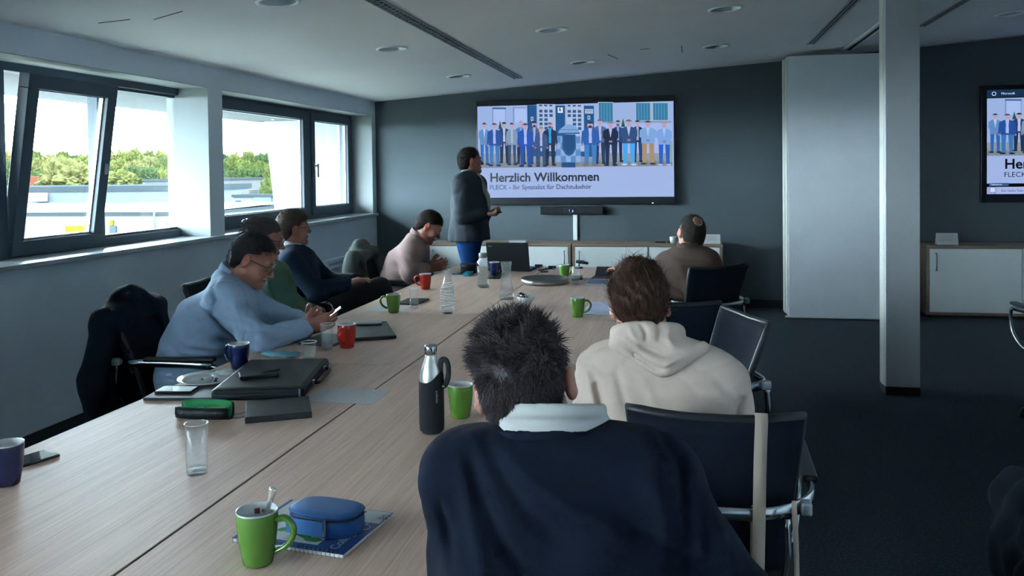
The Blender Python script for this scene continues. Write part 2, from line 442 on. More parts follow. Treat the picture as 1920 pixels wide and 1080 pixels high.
# carpet: dark speckled blue-grey
def carpet():
    m = mat('carpet', (.03, .04, .05), .95, bump=.6, bscale=400, sheen=.1); nt = m.node_tree; n = nt.nodes; L = nt.links; b = n['Principled BSDF']
    tc = n.new('ShaderNodeTexCoord'); t = n.new('ShaderNodeTexNoise'); t.inputs['Scale'].default_value = 90; t.inputs['Detail'].default_value = 6; t.inputs['Roughness'].default_value = .8
    L.new(tc.outputs['Object'], t.inputs[0]); cr = n.new('ShaderNodeValToRGB')
    e = cr.color_ramp.elements; e[0].position = .40; e[0].color = (.0065, .0145, .024, 1); e[1].position = .66; e[1].color = (.058, .088, .115, 1)
    q = cr.color_ramp.elements.new(.53); q.color = (.015, .032, .048, 1)
    L.new(t.outputs[0], cr.inputs[0]); L.new(cr.outputs[0], b.inputs['Base Color']); return m
M_carpet = carpet()
struct(MB().box((-3.6, -3.2, -.1), (6.0, 9.6, 0)).build('floor', M_carpet))
def slab(z, t, x0, x1, y0, y1):
    m = MB(); a, b = z(x0), z(x1)
    vs = [(x0, y0, a), (x1, y0, b), (x1, y1, b), (x0, y1, a)]
    lo = [m.bm.verts.new(v) for v in vs]; hi = [m.bm.verts.new((v[0], v[1], v[2]+t)) for v in vs]
    m.bm.faces.new(lo); m.bm.faces.new(hi)
    for i in range(4): m.bm.faces.new((lo[i], lo[(i+1) % 4], hi[(i+1) % 4], hi[i]))
    return m
ceiling = struct(slab(ceil_z, .2, -3.6, 6.0, -3.2, 9.6).build('ceiling', M_ceil))
struct(MB().box((-4.0, 9.5, -.1), (6.0, 9.7, 3.3)).build('wall_back', M_grey))
struct(MB().box((-4.0, -3.3, -.1), (6.0, -3.1, 3.3)).build('wall_front', M_wall))
struct(MB().box((6.0, -3.3, -.1), (6.2, 9.7, 3.3)).build('wall_right', M_wall))
# window wall: parapet, lintel, pillars
ZS, ZT = 1.005, 2.168
wins = [(-2.9, -.2), (.1, 1.0), (3.85, 5.92), (6.12, 9.385)]
w = MB(); w.box((-3.9, -3.2, -.1), (XL, 9.5, ZS)); w.box((-3.9, -3.2, ZT), (XL, 9.5, 2.7))
ys = [-3.2]+[q for a in wins for q in a]+[9.5]
for a, b in zip(ys[::2], ys[1::2]): w.box((-3.9, a, ZS), (XL, b, ZT))
struct(w.build('wall_left', M_wall))
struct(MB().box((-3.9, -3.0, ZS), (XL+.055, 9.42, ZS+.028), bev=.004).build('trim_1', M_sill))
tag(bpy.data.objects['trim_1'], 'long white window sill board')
M_rev = mat('dimmed_reveal', (.27, .30, .305), .7, var=.02, vscale=4)  # added lining, darker than the wall to tame the light on the reveals
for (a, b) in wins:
    m = MB(); m.box((-3.9, a, ZS+.03), (XL-.0005, a+.004, ZT)); m.box((-3.9, b-.004, ZS+.03), (XL-.0005, b, ZT)); m.box((-3.9, a+.004, ZT-.004), (XL-.0005, b-.004, ZT)); o = struct(m.build('trim_3', M_rev)); o['label'] = 'darker lining added to dim the window opening'
struct(MB().box((XL, -3.1, 0), (XL+.012, 9.5, .085)).build('baseboard_left', M_dark))
struct(MB().box((XL, 9.488, 0), (6.0, 9.5, .085)).build('baseboard_back', M_dark))
def ring_frame(m, x0, x1, ya, yb, za, zb, wd, M=None, bev=.004):
    m.box((x0, ya, za), (x1, yb, za+wd), M, bev); m.box((x0, ya, zb-wd), (x1, yb, zb), M, bev)
    m.box((x0, ya, za+wd), (x1, ya+wd, zb-wd), M, bev); m.box((x0, yb-wd, za+wd), (x1, yb, zb-wd), M, bev)
M_alu = mat('aluminium', (.36, .39, .42), .35, .9)
M_seal = mat('pale_glazing_edge', (.50, .56, .60), .4, .3)
def sash(par, ya, yb, za, zb, tilt=0., wd=.085, handle=None, x=-3.80):
    hx = x-.03; M = T(hx, 0, za) @ RY(tilt) @ T(-hx, 0, -za)
    m = MB(); ring_frame(m, x-.06, x+.012, ya, yb, za, zb, wd, M)
    s = m.build('window_sash', M_frame, par)
    g = MB(); ring_frame(g, x-.045, x-.02, ya+wd-.002, yb-wd+.002, za+wd-.002, zb-wd+.002, .012, M, 0); g.build('gasket', M_seal, s)
    MB().box((x-.046, ya+wd-.004, za+wd-.004), (x-.036, yb-wd+.004, zb-wd+.004), M).build('pane', M_pane, s)
    if handle is not None:
        h = MB(); zc = (za+zb)/2-.02
        h.box((x+.012, handle-.016, zc-.035), (x+.022, handle+.016, zc+.035), M, .003); h.sm = True
        h.tube([(x+.02, handle, zc), (x+.052, handle, zc), (x+.058, handle, zc+.02), (x+.058, handle, zc+(.12 if tilt else -.12))], .009, 8)
        for v in h.bm.verts[-32:]: pass
        hb = h.build('window_handle', M_alu, s)
        if tilt: hb.data.transform(Matrix.Identity(4))
    return s
def window(i, y0, y1, muls, sashes, fixed=()):
    r = thing('window_%d' % i, None, None, (0, 0, 0)); r['kind'] = 'structure'
    m = MB(); ring_frame(m, -3.88, -3.80, y0, y1, 1.033, ZT, .055)
    for y, wd in muls: m.box((-3.88, y-wd/2, 1.08), (-3.80, y+wd/2, ZT-.05), bev=.003)
    m.build('window_frame', M_frame, r)
    for a in sashes: sash(r, *a)
    for ya, yb in fixed:
        g = MB(); ring_frame(g, -3.875, -3.83, ya, yb, 1.075, ZT-.045, .03); f = g.build('fixed_frame', M_frame, r)
        MB().box((-3.858, ya+.02, 1.09), (-3.848, yb-.02, ZT-.06)).build('pane', M_pane, f)
    return r
window(1, 3.85, 6.02, [(4.15, .12), (5.02, .05)], [(4.215, 4.985, 1.05, 2.11, math.radians(8.5), .085, 4.945)], [(3.90, 4.09), (5.03, 5.99)])
window(2, 6.12, 9.385, [(8.22, .09)], [(6.24, 8.16, 1.065, 2.14, 0, .085), (8.27, 9.33, 1.065, 2.14, 0, .085, 8.315)])
window(3, .1, 1.0, [], [(.16, .94, 1.065, 2.14)])  # unseen window, narrowed to cut its light on the near table
window(4, -2.9, -.2, [(-1.35, .1)], [(-1.29, -.26, 1.065, 2.14)], [(-2.85, -1.4)])  # unseen window, added for light from behind the view
# linear air outlets, partition track, downlights in the ceiling
M_slot = mat('slot_dark', (.02, .024, .028), .7)
M_slotv = mat('slot_metal', (.28, .31, .33), .5, .5, var=.6, vscale=60)
def slot(x, y0, y1, wd, label, fins=True):
    z = ceil_z(x); t = thing('air_slot', label, 'vent', (x, (y0+y1)/2, z), 0)
    L = (y1-y0)/2; rot = RY(-math.atan(.067))
    MB().box((-wd/2, -L, -.003), (wd/2, L, .004), rot).build('backing', M_slot, t)
    m = MB(); m.box((-wd/2-.006, -L-.006, -.008), (-wd/2+.006, L+.006, .002), rot); m.box((wd/2-.006, -L-.006, -.008), (wd/2+.006, L+.006, .002), rot)
    m.box((-.004, -L, -.007), (.004, L, .002), rot); m.build('rail', M_slotv, t)
    if fins:
        m = MB(); y = -L+.02; k = 0
        while y < L:
            m.box((-wd/2+.008, y, -.006), (-.006, y+.012, 0), rot) if k % 3 else m.box((.006, y, -.006), (wd/2-.008, y+.014, 0), rot)
            y += .022; k += 1
        o = m.build('outlet_nozzles', M_slotv, t); o['kind'] = 'stuff'
    return t
slot(-1.67, 1.2, 8.63, .075, 'long dark linear air outlet in the ceiling above the table')
slot(1.15, 2.0, 8.33, .06, 'linear air outlet in the ceiling left of the partition track', False)
slot(2.0, 2.0, 7.92, .06, 'linear air outlet in the ceiling right of the column', False)
t = thing('partition_track', 'white double ceiling rail running to the folded partition', 'rail', (1.61, 3.2, ceil_z(1.61)))
m = MB(); rt = RY(-math.atan(.067))
for xx in (-.045, .045): m.box((xx-.018, -6.0, -.012), (xx+.018, 5.9, .0), rt, .003)
m.build('rail', M_white, t); MB().box((-.027, -6.0, -.004), (.027, 5.9, .001), rt).build('rail_groove', M_slot, t)
M_lampw = mat('downlight_white', (.80, .84, .85), .4)
M_lampi = mat('downlight_reflector', (.42, .46, .48), .35, .3)
lights = [(-2.13, 4.26), (-2.13, 6.08), (-2.13, 8.0), (-.92, 6.06), (-.92, 7.93), (.28, 6.0), (.28, 7.8), (2.63, 7.72)]
hole = MB(); proto = None
names = {(-2.13, 4.26): 'round ceiling downlight at the top edge, above the blue-shirted person', (-2.13, 6.08): 'round ceiling downlight left of the long air slot, middle of its row',
 (-2.13, 8.0): 'round ceiling downlight nearest the window corner of the end wall', (-.92, 6.06): 'round ceiling downlight just right of the long air slot, nearer one',
 (-.92, 7.93): 'round ceiling downlight above the big screen', (.28, 6.0): 'round ceiling downlight nearest above the right seats', (.28, 7.8): 'round ceiling downlight near the end wall, left of the partition',
 (2.63, 7.72): 'round ceiling downlight beyond the column in the next room'}
for i, (x, y) in enumerate(lights):
    hole.lathe([(.100, -.2), (.100, .3)], 32, T(x, y, ceil_z(x)))
    if proto is None:
        proto = thing('downlight', '', 'ceiling light', (0, 0, 0))
        M = RY(-math.atan(.067)); m = MB(); m.sm = True
        m.lathe([(.098, .004), (.098, -.006), (.106, -.009), (.118, -.006), (.120, .001), (.098, .004)], 40, M, False, False); m.build('trim_ring', M_lampw, proto)
        m = MB(); m.sm = True; m.lathe([(.097, -.001), (.085, .05), (.055, .10), (.03, .115)], 40, M, False, False); m.build('reflector', M_lampi, proto)
        m = MB(); m.sm = True; m.lathe([(.034, .105), (.034, .125)], 20, M); m.build('lamp', M_lampw, proto); o = proto
    else: o = copy_tree(proto)
    o.location = (x, y, ceil_z(x)); o['group'] = 'ceiling downlights'
    o['label'] = names.get((x, y), 'round white ceiling downlight above the near end of the table')
hb = hole.build('hole_cutter', None); md = ceiling.modifiers.new('b', 'BOOLEAN'); md.object = hb; md.operation = 'DIFFERENCE'; md.solver = 'EXACT'
dg = bpy.context.evaluated_depsgraph_get(); me = bpy.data.meshes.new_from_object(ceiling.evaluated_get(dg)); ceiling.modifiers.clear(); ceiling.data = me
bpy.data.objects.remove(hb)
if not ceiling.data.materials: ceiling.data.materials.append(M_ceil)
m = MB()    # short cuts / seams in the ceiling board
for (xa, ya, xb, yb) in ((-.66, 7.6, -.60, 7.95), (-.37, 7.50, -.29, 7.52), (-.02, 7.55, -.015, 8.0), (-3.19, 4.22, -3.0, 4.23), (-2.9, 4.3, -2.66, 4.2)):
    z = min(ceil_z(xa), ceil_z(xb))-.0005; d = .006
    m.tube([(xa, ya, ceil_z(xa)), (xb, yb, ceil_z(xb))], .0035, 6)
o = m.build('trim_2', M_slot, ceiling); o['label'] = 'short dark seams in the ceiling board'
# column, folded partition stack, near partition
M_col = mat('column_paint', (.60, .63, .66), .7, var=.02)
M_cream = mat('cream_profile', (.66, .68, .62), .5)
c = thing('column', 'square white floor-to-ceiling column with a dark foot', 'column', (1.39, 6.04, 0)); c['kind'] = 'structure'
MB().box((-.105, -.09, .05), (.105, .09, 2.72), bev=.004).build('shaft', M_col, c)
MB().box((-.108, -.05, .05), (-.1035, .07, 2.68), bev=.002).build('side_strip', M_cream, c)
MB().box((-.107, -.093, 0), (.107, .093, .055), bev=.003).build('foot', M_dark, c)
p = thing('folding_partition', 'grey folded partition panels stacked at the end wall', 'partition', (1.41, 8.95, 0))
M_part = mat('partition_grey', (.80, .86, .92), .6, var=.03, vscale=3)
for k in range(4):
    y = -.12+k*.085; x0 = -.405-.004*k+(.006 if k % 2 else 0)
    pn = MB().box((x0, y, .02+.006*k), (.47, y+.075, 2.60), bev=.004).build('panel', M_part, p)
    e = MB(); e.box((x0-.014, y+.004, .03), (x0, y+.025, 2.595), bev=.003); e.box((x0-.014, y+.048, .03), (x0, y+.072, 2.595), bev=.003); e.build('edge_profile', M_cream, pn)
MB().box((-.44, -.125, .012), (.47, -.10, .028)).build('floor_seal', M_white, p)
n_ = MB(); n_.box((1.325, -3.0, .01), (1.43, 3.30, 2.60), bev=.004); wr = n_.build('wall_right_partition', M_part); struct(wr); wr.name = 'wall_near'
e = MB()
for (a, b, c0, c1) in ((1.30, 1.322, 3.30, 3.33), (1.328, 1.35, 3.30, 3.345), (1.36, 1.385, 3.30, 3.335), (1.395, 1.43, 3.30, 3.345)): e.box((a, c0-.03, .01), (b, c1, 2.6), bev=.004)
e.build('edge_profile', M_cream, wr)
# wall socket box under the second window
t = thing('socket_box', 'low pale wall box under the second window', 'socket', (XL, 8.3, .58))
MB().box((0, -.35, -.05), (.045, .35, .05), bev=.006).build('cover', M_wall, t); MB().box((.044, -.3, -.012), (.048, .3, .012)).build('lid_line', M_sill, t)
# ---------------------------------------------------------------- outside
M_plaster = mat('outside_plaster', (.20, .21, .21), .8, spec=0., var=.02); M_finshade = mat('outside_fin_shade', (.018, .028, .029), .8, spec=0., var=.04)
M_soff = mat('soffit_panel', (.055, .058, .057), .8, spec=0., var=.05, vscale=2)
f = thing('facade_frame', 'pale projecting concrete frame outside the windows', 'facade', (-4.4, 3, 2.2))
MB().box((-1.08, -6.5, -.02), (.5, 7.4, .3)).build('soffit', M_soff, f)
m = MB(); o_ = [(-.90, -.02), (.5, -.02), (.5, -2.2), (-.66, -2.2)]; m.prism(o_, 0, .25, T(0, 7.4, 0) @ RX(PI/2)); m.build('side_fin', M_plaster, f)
m = MB(); m.prism([(-.86, -.021), (.49, -.021), (.49, -2.1), (-.02, -1.35), (-.38, -.80)], 0, .012, T(0, 7.165, 0) @ RX(PI/2)); m.build('soffit_shade_panel', M_finshade, f)  # the soffit's shade on the fin, set in as a darker panel
m = MB(); m.box((.12, 7.10, -1.3), (.14, 7.14, -.03)); m.box((.2, 7.10, -1.3), (.22, 7.13, -.03)); m.build('drain_pipe', M_white, f)
for k in range(9): MB().lathe([(.016, -.03), (.016, -.019)], 10, T(-.6, -6+k*1.6, 0)).build('bolt', M_alu, f)
GZ = -6.5
M_ground = mat('outside_ground', (.060, .064, .055), .95, spec=0., var=.3, vscale=.1)
g = MB().box((-420, -200, GZ-1), (-4.6, 420, GZ)).build('ground', M_ground); struct(g)
M_hall = mat('hall_wall', (.060, .061, .060), .7, spec=0., var=.03, vscale=.5); M_roofw = mat('hall_roof', (.080, .080, .079), .6, spec=0., var=.04, vscale=.6)
M_roofd = mat('roof_edge', (.012, .015, .017), .6, spec=0.); M_roofg = mat('grey_roof', (.034, .035, .035), .7, spec=0., var=.05, vscale=.4); M_tile = mat('red_roof', (.040, .014, .009), .8, spec=0., var=.1, vscale=2)
M_win = mat('far_window', (.02, .025, .03), .2, spec=0.); M_yel = mat('yellow_sign', (.045, .035, .004), .6, spec=0.); M_blue = mat('blue_banner', (.005, .022, .06), .6, spec=0.)
M_lb = mat('pale_blue_wall', (.036, .042, .046), .6, spec=0., var=.05, vscale=.3)
def fbox(name, xa, ya, xb, yb, Y, dep, m, par, zlo=None, loc0=(0, 0, 0)):
    """a box whose front face spans two picture corners at distance Y along the room's axis"""
    a, b = atY(xa, ya, Y), atY(xb, yb, Y); lo = [min(a[0], b[0]), Y, min(a[2], b[2])]; hi = [max(a[0], b[0]), Y+dep, max(a[2], b[2])]
    if zlo is not None: lo[2] = zlo
    return MB().box([lo[i]-loc0[i] for i in range(3)], [hi[i]-loc0[i] for i in range(3)]).build(name, m, par), lo, hi
def L0(x, y, Y): q = atY(x, y, Y); return (q[0], q[1], GZ)
# long hall with a white roof, corrugated lower wall
o0 = L0(200, 440, 42); t = thing('warehouse', 'long white flat-roofed hall with a yellow sign, below the first window', 'building', o0)
fbox('wall', -260, 405, 372, 460, 42, 9, M_hall, t, GZ, o0)
_, lo, hi = fbox('roof', -262, 400, 374, 404, 41.9, 9.2, M_roofd, t, None, o0)
mq = MB(); z = hi[2]-o0[2]; x0, x1 = lo[0]-o0[0], hi[0]-o0[0]
mq.quad((x0, 0, z+.02), (x1, 0, z+.02), (x1, 11, z+.15), (x0, 11, z+.15)); mq.build('roof_sheet', M_roofw, t)
mr = MB()
for k in range(260):
    x = x0+(x1-x0)*k/260; mr.box((x, -.03, 0), (x+.10, 0, hi[2]-o0[2]-.5))
r_ = mr.build('corrugation', M_hall, t); r_['kind'] = 'stuff'
fbox('sign', 122, 424, 162, 438, 41.85, .1, M_yel, t, None, o0); fbox('sign', 205, 413, 212, 423, 41.85, .1, M_yel, t, None, o0)
fbox('door', 205, 424, 217, 447, 41.85, .1, M_win, t, None, o0); fbox('window', 309, 413, 332, 428, 41.85, .1, M_lb, t, None, o0); fbox('window', 336, 397, 350, 418, 41.85, .1, M_lb, t, None, o0)
m = MB(); pa, pb = atY(289, 396, 41.8), atY(289, 440, 41.8); m.tube([np.array(pa)-o0, np.array(pb)-o0], .06, 8); m.build('down_pipe', M_lb, t)
o0 = L0(200, 380, 70); t = thing('low_hall', 'low hall with a dark roof edge behind the white-roofed hall', 'building', o0)
fbox('wall', -300, 358, 345, 385, 70, 12, M_lb, t, GZ, o0); fbox('roof_edge', -302, 354, 347, 358, 69.9, 12.2, M_roofd, t, None, o0)
fbox('wall_block', 52, 362, 78, 378, 69, .8, M_roofw, t, None, o0)
o0 = L0(290, 380, 84); t = thing('gabled_hall', 'grey hall with a sloping roof left of the pillar', 'building', o0)
a, b, c_, d = [atY(x, y, 84)-np.array(o0) for x, y in ((232, 368), (272, 340), (352, 337), (352, 368))]
m = MB(); n = len(m.bm.verts)
fr = [m.bm.verts.new(q) for q in (a, b, c_, d)]; bk = [m.bm.verts.new(np.array(q)+(0, 18, 0)) for q in (a, b, c_, d)]
m.bm.faces.new(fr); m.bm.faces.new(bk[::-1])
for i in range(4): m.bm.faces.new((fr[i], fr[(i+1) % 4], bk[(i+1) % 4], bk[i]))
m.build('roof', M_roofg, t); fbox('wall', 230, 366, 353, 376, 84, 16, M_lb, t, GZ, o0); fbox('ridge_cap', 268, 336, 353, 339, 83.8, 18, M_roofd, t, None, o0)
o0 = L0(75, 355, 95); t = thing('house', 'house with a red tiled roof behind the tilted window', 'building', o0)
m = MB(); a, b, c_, d = [atY(x, y, 95)-np.array(o0) for x, y in ((38, 356), (48, 331), (92, 332), (97, 356))]
fr = [m.bm.verts.new(q) for q in (a, b, c_, d)]; bk = [m.bm.verts.new(np.array(q)+(0, 6, 0)) for q in (a, b, c_, d)]
m.bm.faces.new(fr); m.bm.faces.new(bk[::-1])
for i in range(4): m.bm.faces.new((fr[i], fr[(i+1) % 4], bk[(i+1) % 4], bk[i]))
m.build('roof', M_tile, t); fbox('wall', 40, 354, 96, 372, 95.2, 5.5, M_hall, t, GZ, o0)
o0 = L0(480, 400, 60); t = thing('office_building', 'white flat-roofed building with grey windows in the second window', 'building', o0)
fbox('wall', 436, 369, 509, 425, 60, 8, M_hall, t, GZ, o0); fbox('roof_edge', 434, 365, 511, 369, 59.8, 8.4, M_roofd, t, None, o0)
fbox('roof_box', 452, 356, 467, 365, 62, 2, M_roofg, t, None, o0); fbox('banner', 441, 376, 451, 415, 59.9, .2, M_blue, t, None, o0)
fbox('side_wall', 475, 369, 509, 425, 59.85, .3, M_lb, t, GZ, o0)
for (x, y) in ((487, 380), (497, 380), (487, 402), (497, 402)):
    wq, _, _ = fbox('window', x, y, x+8, y+7, 59.8, .2, M_win, t, None, o0)
    fbox('window_bar', x+3.6, y, x+4.4, y+7, 59.75, .1, M_hall, wq, None, o0)
# trees of the wooded hill
def crown_mesh(seed, n=3):
    bm = bmesh.new(); bmesh.ops.create_icosphere(bm, subdivisions=n, radius=1.); rg = random.Random(seed)
    from mathutils import noise
    for v in bm.verts:
        p = v.co.copy(); d = noise.noise(p*2.2+Vector((seed, 0, 0)))*.40+noise.noise(p*6+Vector((0, seed, 0)))*.22+noise.noise(p*15+Vector((0, 0, seed)))*.16+noise.noise(p*31)*.08
        v.co *= 1+d
    me = bpy.data.meshes.new('crown'); bm.to_mesh(me); bm.free(); return me
greens = [(.017, .021, .0062), (.026, .028, .0080), (.011, .0165, .0062), (.029, .028, .0105)]
crowns = []
for i, gcol in enumerate(greens):
    me = crown_mesh(3+i*5, 5); me.materials.append(mat('foliage_%d' % i, gcol, .9, spec=0., var=.5, vscale=3.5, bump=1., bscale=8)); crowns.append(me)
mt = MB().lathe([(.12, -1.6), (.07, 0)], 8); M_bark = mat('bark', (.06, .045, .03), .9, spec=0.); tm = mt.build('trunk', M_bark); trunk_me = tm.data; bpy.data.objects.remove(tm)
tl = ['mid green', 'yellowish green', 'dark green', 'pale olive']
def tree(p, r, h, k, label=None, group=None):
    t = thing('tree', label, 'tree', (p[0], p[1], GZ), rnd.random()*6, group or 'trees on the wooded hill')
    c = link('crown', crowns[k], None, t, (0, 0, p[2]-GZ-h*.2)); c.scale = (r, r, h)
    c = link('trunk', trunk_me, None, t, (0, 0, (p[2]-GZ)*.62)); c.scale = (2, 2, (p[2]-GZ)*.4)
def tree_kind(row, x):
    k = rnd.choice([0, 0, 1, 2, 3] if row < 2 else [0, 1, 2, 2])
    pl = 'behind the tilted sash' if x < 190 else 'in the right pane of the first window' if x < 380 else 'in the second window'
    return k, '%s %s-row tree of the wood %s' % (tl[k], ('top', 'middle', 'front')[row], pl)
for row, (Y, ytop, jit) in enumerate(((160, 293, 5), (128, 306, 6), (104, 322, 7))):
    x = -60
    while x < 575:
        if row == 2 and 100 < x < 290 and x % 3 > 1: pass
        yy = ytop+rnd.uniform(-jit, jit)-(4 if 180 < x < 330 else 0)
        p = atY(x, yy, Y); s = Y/1600
        wv = rnd.uniform(26, 36)
        Y = (160, 128, 104)[row]+rnd.choice((-9, 0, 9)); s = Y/1600
        tree(atY(x, yy+16, Y), wv*s*.62, 17*s*1.6, *tree_kind(row, x))
        x += wv*.85
tree(atY(118, 334, 88), 2.4, 2.9, 3, 'loose pale willow-like tree by the red roof', 'x'); tree(atY(150, 338, 86), 2.6, 2.2, 3, 'wide olive tree right of the red roof', 'x')
tree(atY(222, 340, 88), 1.9, 1.4, 1, 'bright green bush tree by the sloping roof', 'x')
for k, (x, y) in enumerate(((526, 385), (512, 368), (536, 400))): tree(atY(x, y, 66-3*k), 1.0, 1.7, (3, 0, 3)[k], ('olive tree right of the white office building', 'green tree behind the white office building', 'olive tree beside the outside fin')[k], 'x')
for o in list(COL.objects):
    if o.get('group') == 'x': del o['group']
# ================================================================ FURNITURE
M_table = wood_mat('table_oak', (.54, .36, .275), (.76, .545, .44), 1, .5, coat=.0)
M_tedge = mat('table_edge', (.40, .33, .27), .5, var=.05)
M_leg = mat('leg_metal', (.45, .47, .49), .35, .8)
M_wood = wood_mat('cabinet_oak', (.20, .14, .10), (.34, .25, .19), 0, .5)
M_chrome = mat('chrome', (.40, .43, .46), .2, 1.)
M_black = mat('chair_mesh_black', (.0035, .007, .016), .85, spec=.2, bump=.3, bscale=900)
M_blackp = mat('black_plastic', (.006, .008, .011), .45)
M_seatf = mat('chair_fabric', (.005, .009, .018), .85, bump=.2, bscale=700, sheen=.2)
TZ = .74
for (x0, x1, y0, y1, lb) in ((-1.82, -1.075, .35, 3.185, 'near left oak conference table top by the window seats'), (-1.069, -.33, .35, 3.185, 'near right oak conference table under the pencil case and thermos bottle'),
                       (-1.82, -1.075, 3.190, 6.66, 'far left oak conference table with the red mugs'), (-1.069, -.33, 3.190, 6.66, 'far right oak conference table with the metal tray')):
    cx, cy = (x0+x1)/2, (y0+y1)/2; t = thing('conference_table', lb, 'table', (cx, cy, 0)); t['group'] = 'conference tables pushed together'
    hx, hy = (x1-x0)/2, (y1-y0)/2
    MB().box((-hx, -hy, TZ-.025), (hx, hy, TZ), bev=.0015, seg=1).build('table_top', M_table, t)
    MB().box((-hx+.08, -hy+.12, TZ-.075), (hx-.08, hy-.12, TZ-.026)).build('under_frame', M_leg, t)
    if x0 < -1.5: MB().box((hx-.0005, -hy, TZ-.035), (hx+.0045, hy, TZ-.002)).build('gap_shade_strip', M_dark, t)  # dark strips added here and below, giving the gaps their shade
    if y0 < 1: MB().box((-hx, hy-.0005, TZ-.035), (hx, hy+.0035, TZ-.002)).build('gap_shade_strip', M_dark, t)
    for sx in (-1, 1):
        for sy in (-1, 1):
            a = MB().box((sx*(hx-.11)-.025, sy*(hy-.2)-.025, 0), (sx*(hx-.11)+.025, sy*(hy-.2)+.025, TZ-.026), bev=.004).build('leg', M_leg, t)
def cabinet(x0, x1, label, doors, handles):
    t = thing('sideboard', label, 'cabinet', ((x0+x1)/2, 9.27, 0)); h = (x1-x0)/2; D = .215
    m = MB(); m.box((-h, -D, .03), (-h+.022, D, .69)); m.box((h-.022, -D, .03), (h, D, .69)); m.box((-h+.022, -D, .03), (h-.022, D, .055)); m.box((-h+.022, D-.02, .055), (h-.022, D, .69))
    m.build('body', M_wood, t)
    MB().box((-h-.003, -D-.004, .69), (h+.003, D, .715), bev=.002).build('top', M_wood, t)
    MB().box((-h+.03, -D+.03, 0), (h-.03, D-.03, .03)).build('plinth', M_dark, t)
    for i, (a, b) in enumerate(doors):
        d = MB().box((a-h+.004, -D-.002+.012*(i % 2), .058), (b-h-.004, -D+.014+.012*(i % 2), .684), bev=.002).build('door', M_white, t)
        for hx in handles:
            if a < hx < b:
                q = MB(); q.sm = True; X = hx-h; q.tube([(X, -D, .47), (X, -D-.03, .47), (X, -D-.03, .64), (X, -D, .64)], .007, 8); q.build('handle', M_alu, d)
    return t
cabinet(-2.80, -1.205, 'white-fronted oak sideboard behind the standing person', [(.024, .80), (.80, 1.571)], [.06, 1.53])
cabinet(-1.185, .378, 'white-fronted oak sideboard under the right end of the big screen', [(.024, .80), (.80, 1.539)], [.075, 1.50])
cabinet(2.335, 4.05, 'white-fronted oak sideboard in the next room beyond the column', [(.024, .86), (.86, 1.691)], [.085, 1.60])
# cable duct, video bar
t = thing('cable_duct', 'thin white cable duct below the video bar', 'duct', (-1.205, 9.5, .7)); MB().box((-.024, -.022, .02), (.024, 0, .40), bev=.003).build('cover', M_white, t)
MB().box((.026, -.016, .02), (.034, 0, .40)).build('cable', M_blackp, t)
t = thing('video_bar', 'black conference camera bar under the big screen', 'camera', (-1.235, 9.45, 1.055))
MB().box((-.36, -.04, -.045), (.36, .045, .045), bev=.008).build('housing', M_blackp, t)
MB().box((-.345, -.045, -.036), (-.115, -.038, .036)).build('speaker_grille', mat('grille', (.010, .013, .018), .9, bump=1, bscale=500), t)
MB().box((.115, -.045, -.036), (.345, -.038, .036)).build('speaker_grille', MC['grille'], t)
m = MB(); m.sm = True; m.lathe([(.028, 0), (.028, .012), (.02, .012), (.016, .006), (.0, .006)], 24, T(0, -.038, 0) @ RX(PI/2), cap1=False); m.build('camera_lens', mat('lens', (.03, .05, .09), .1, coat=.8), t)
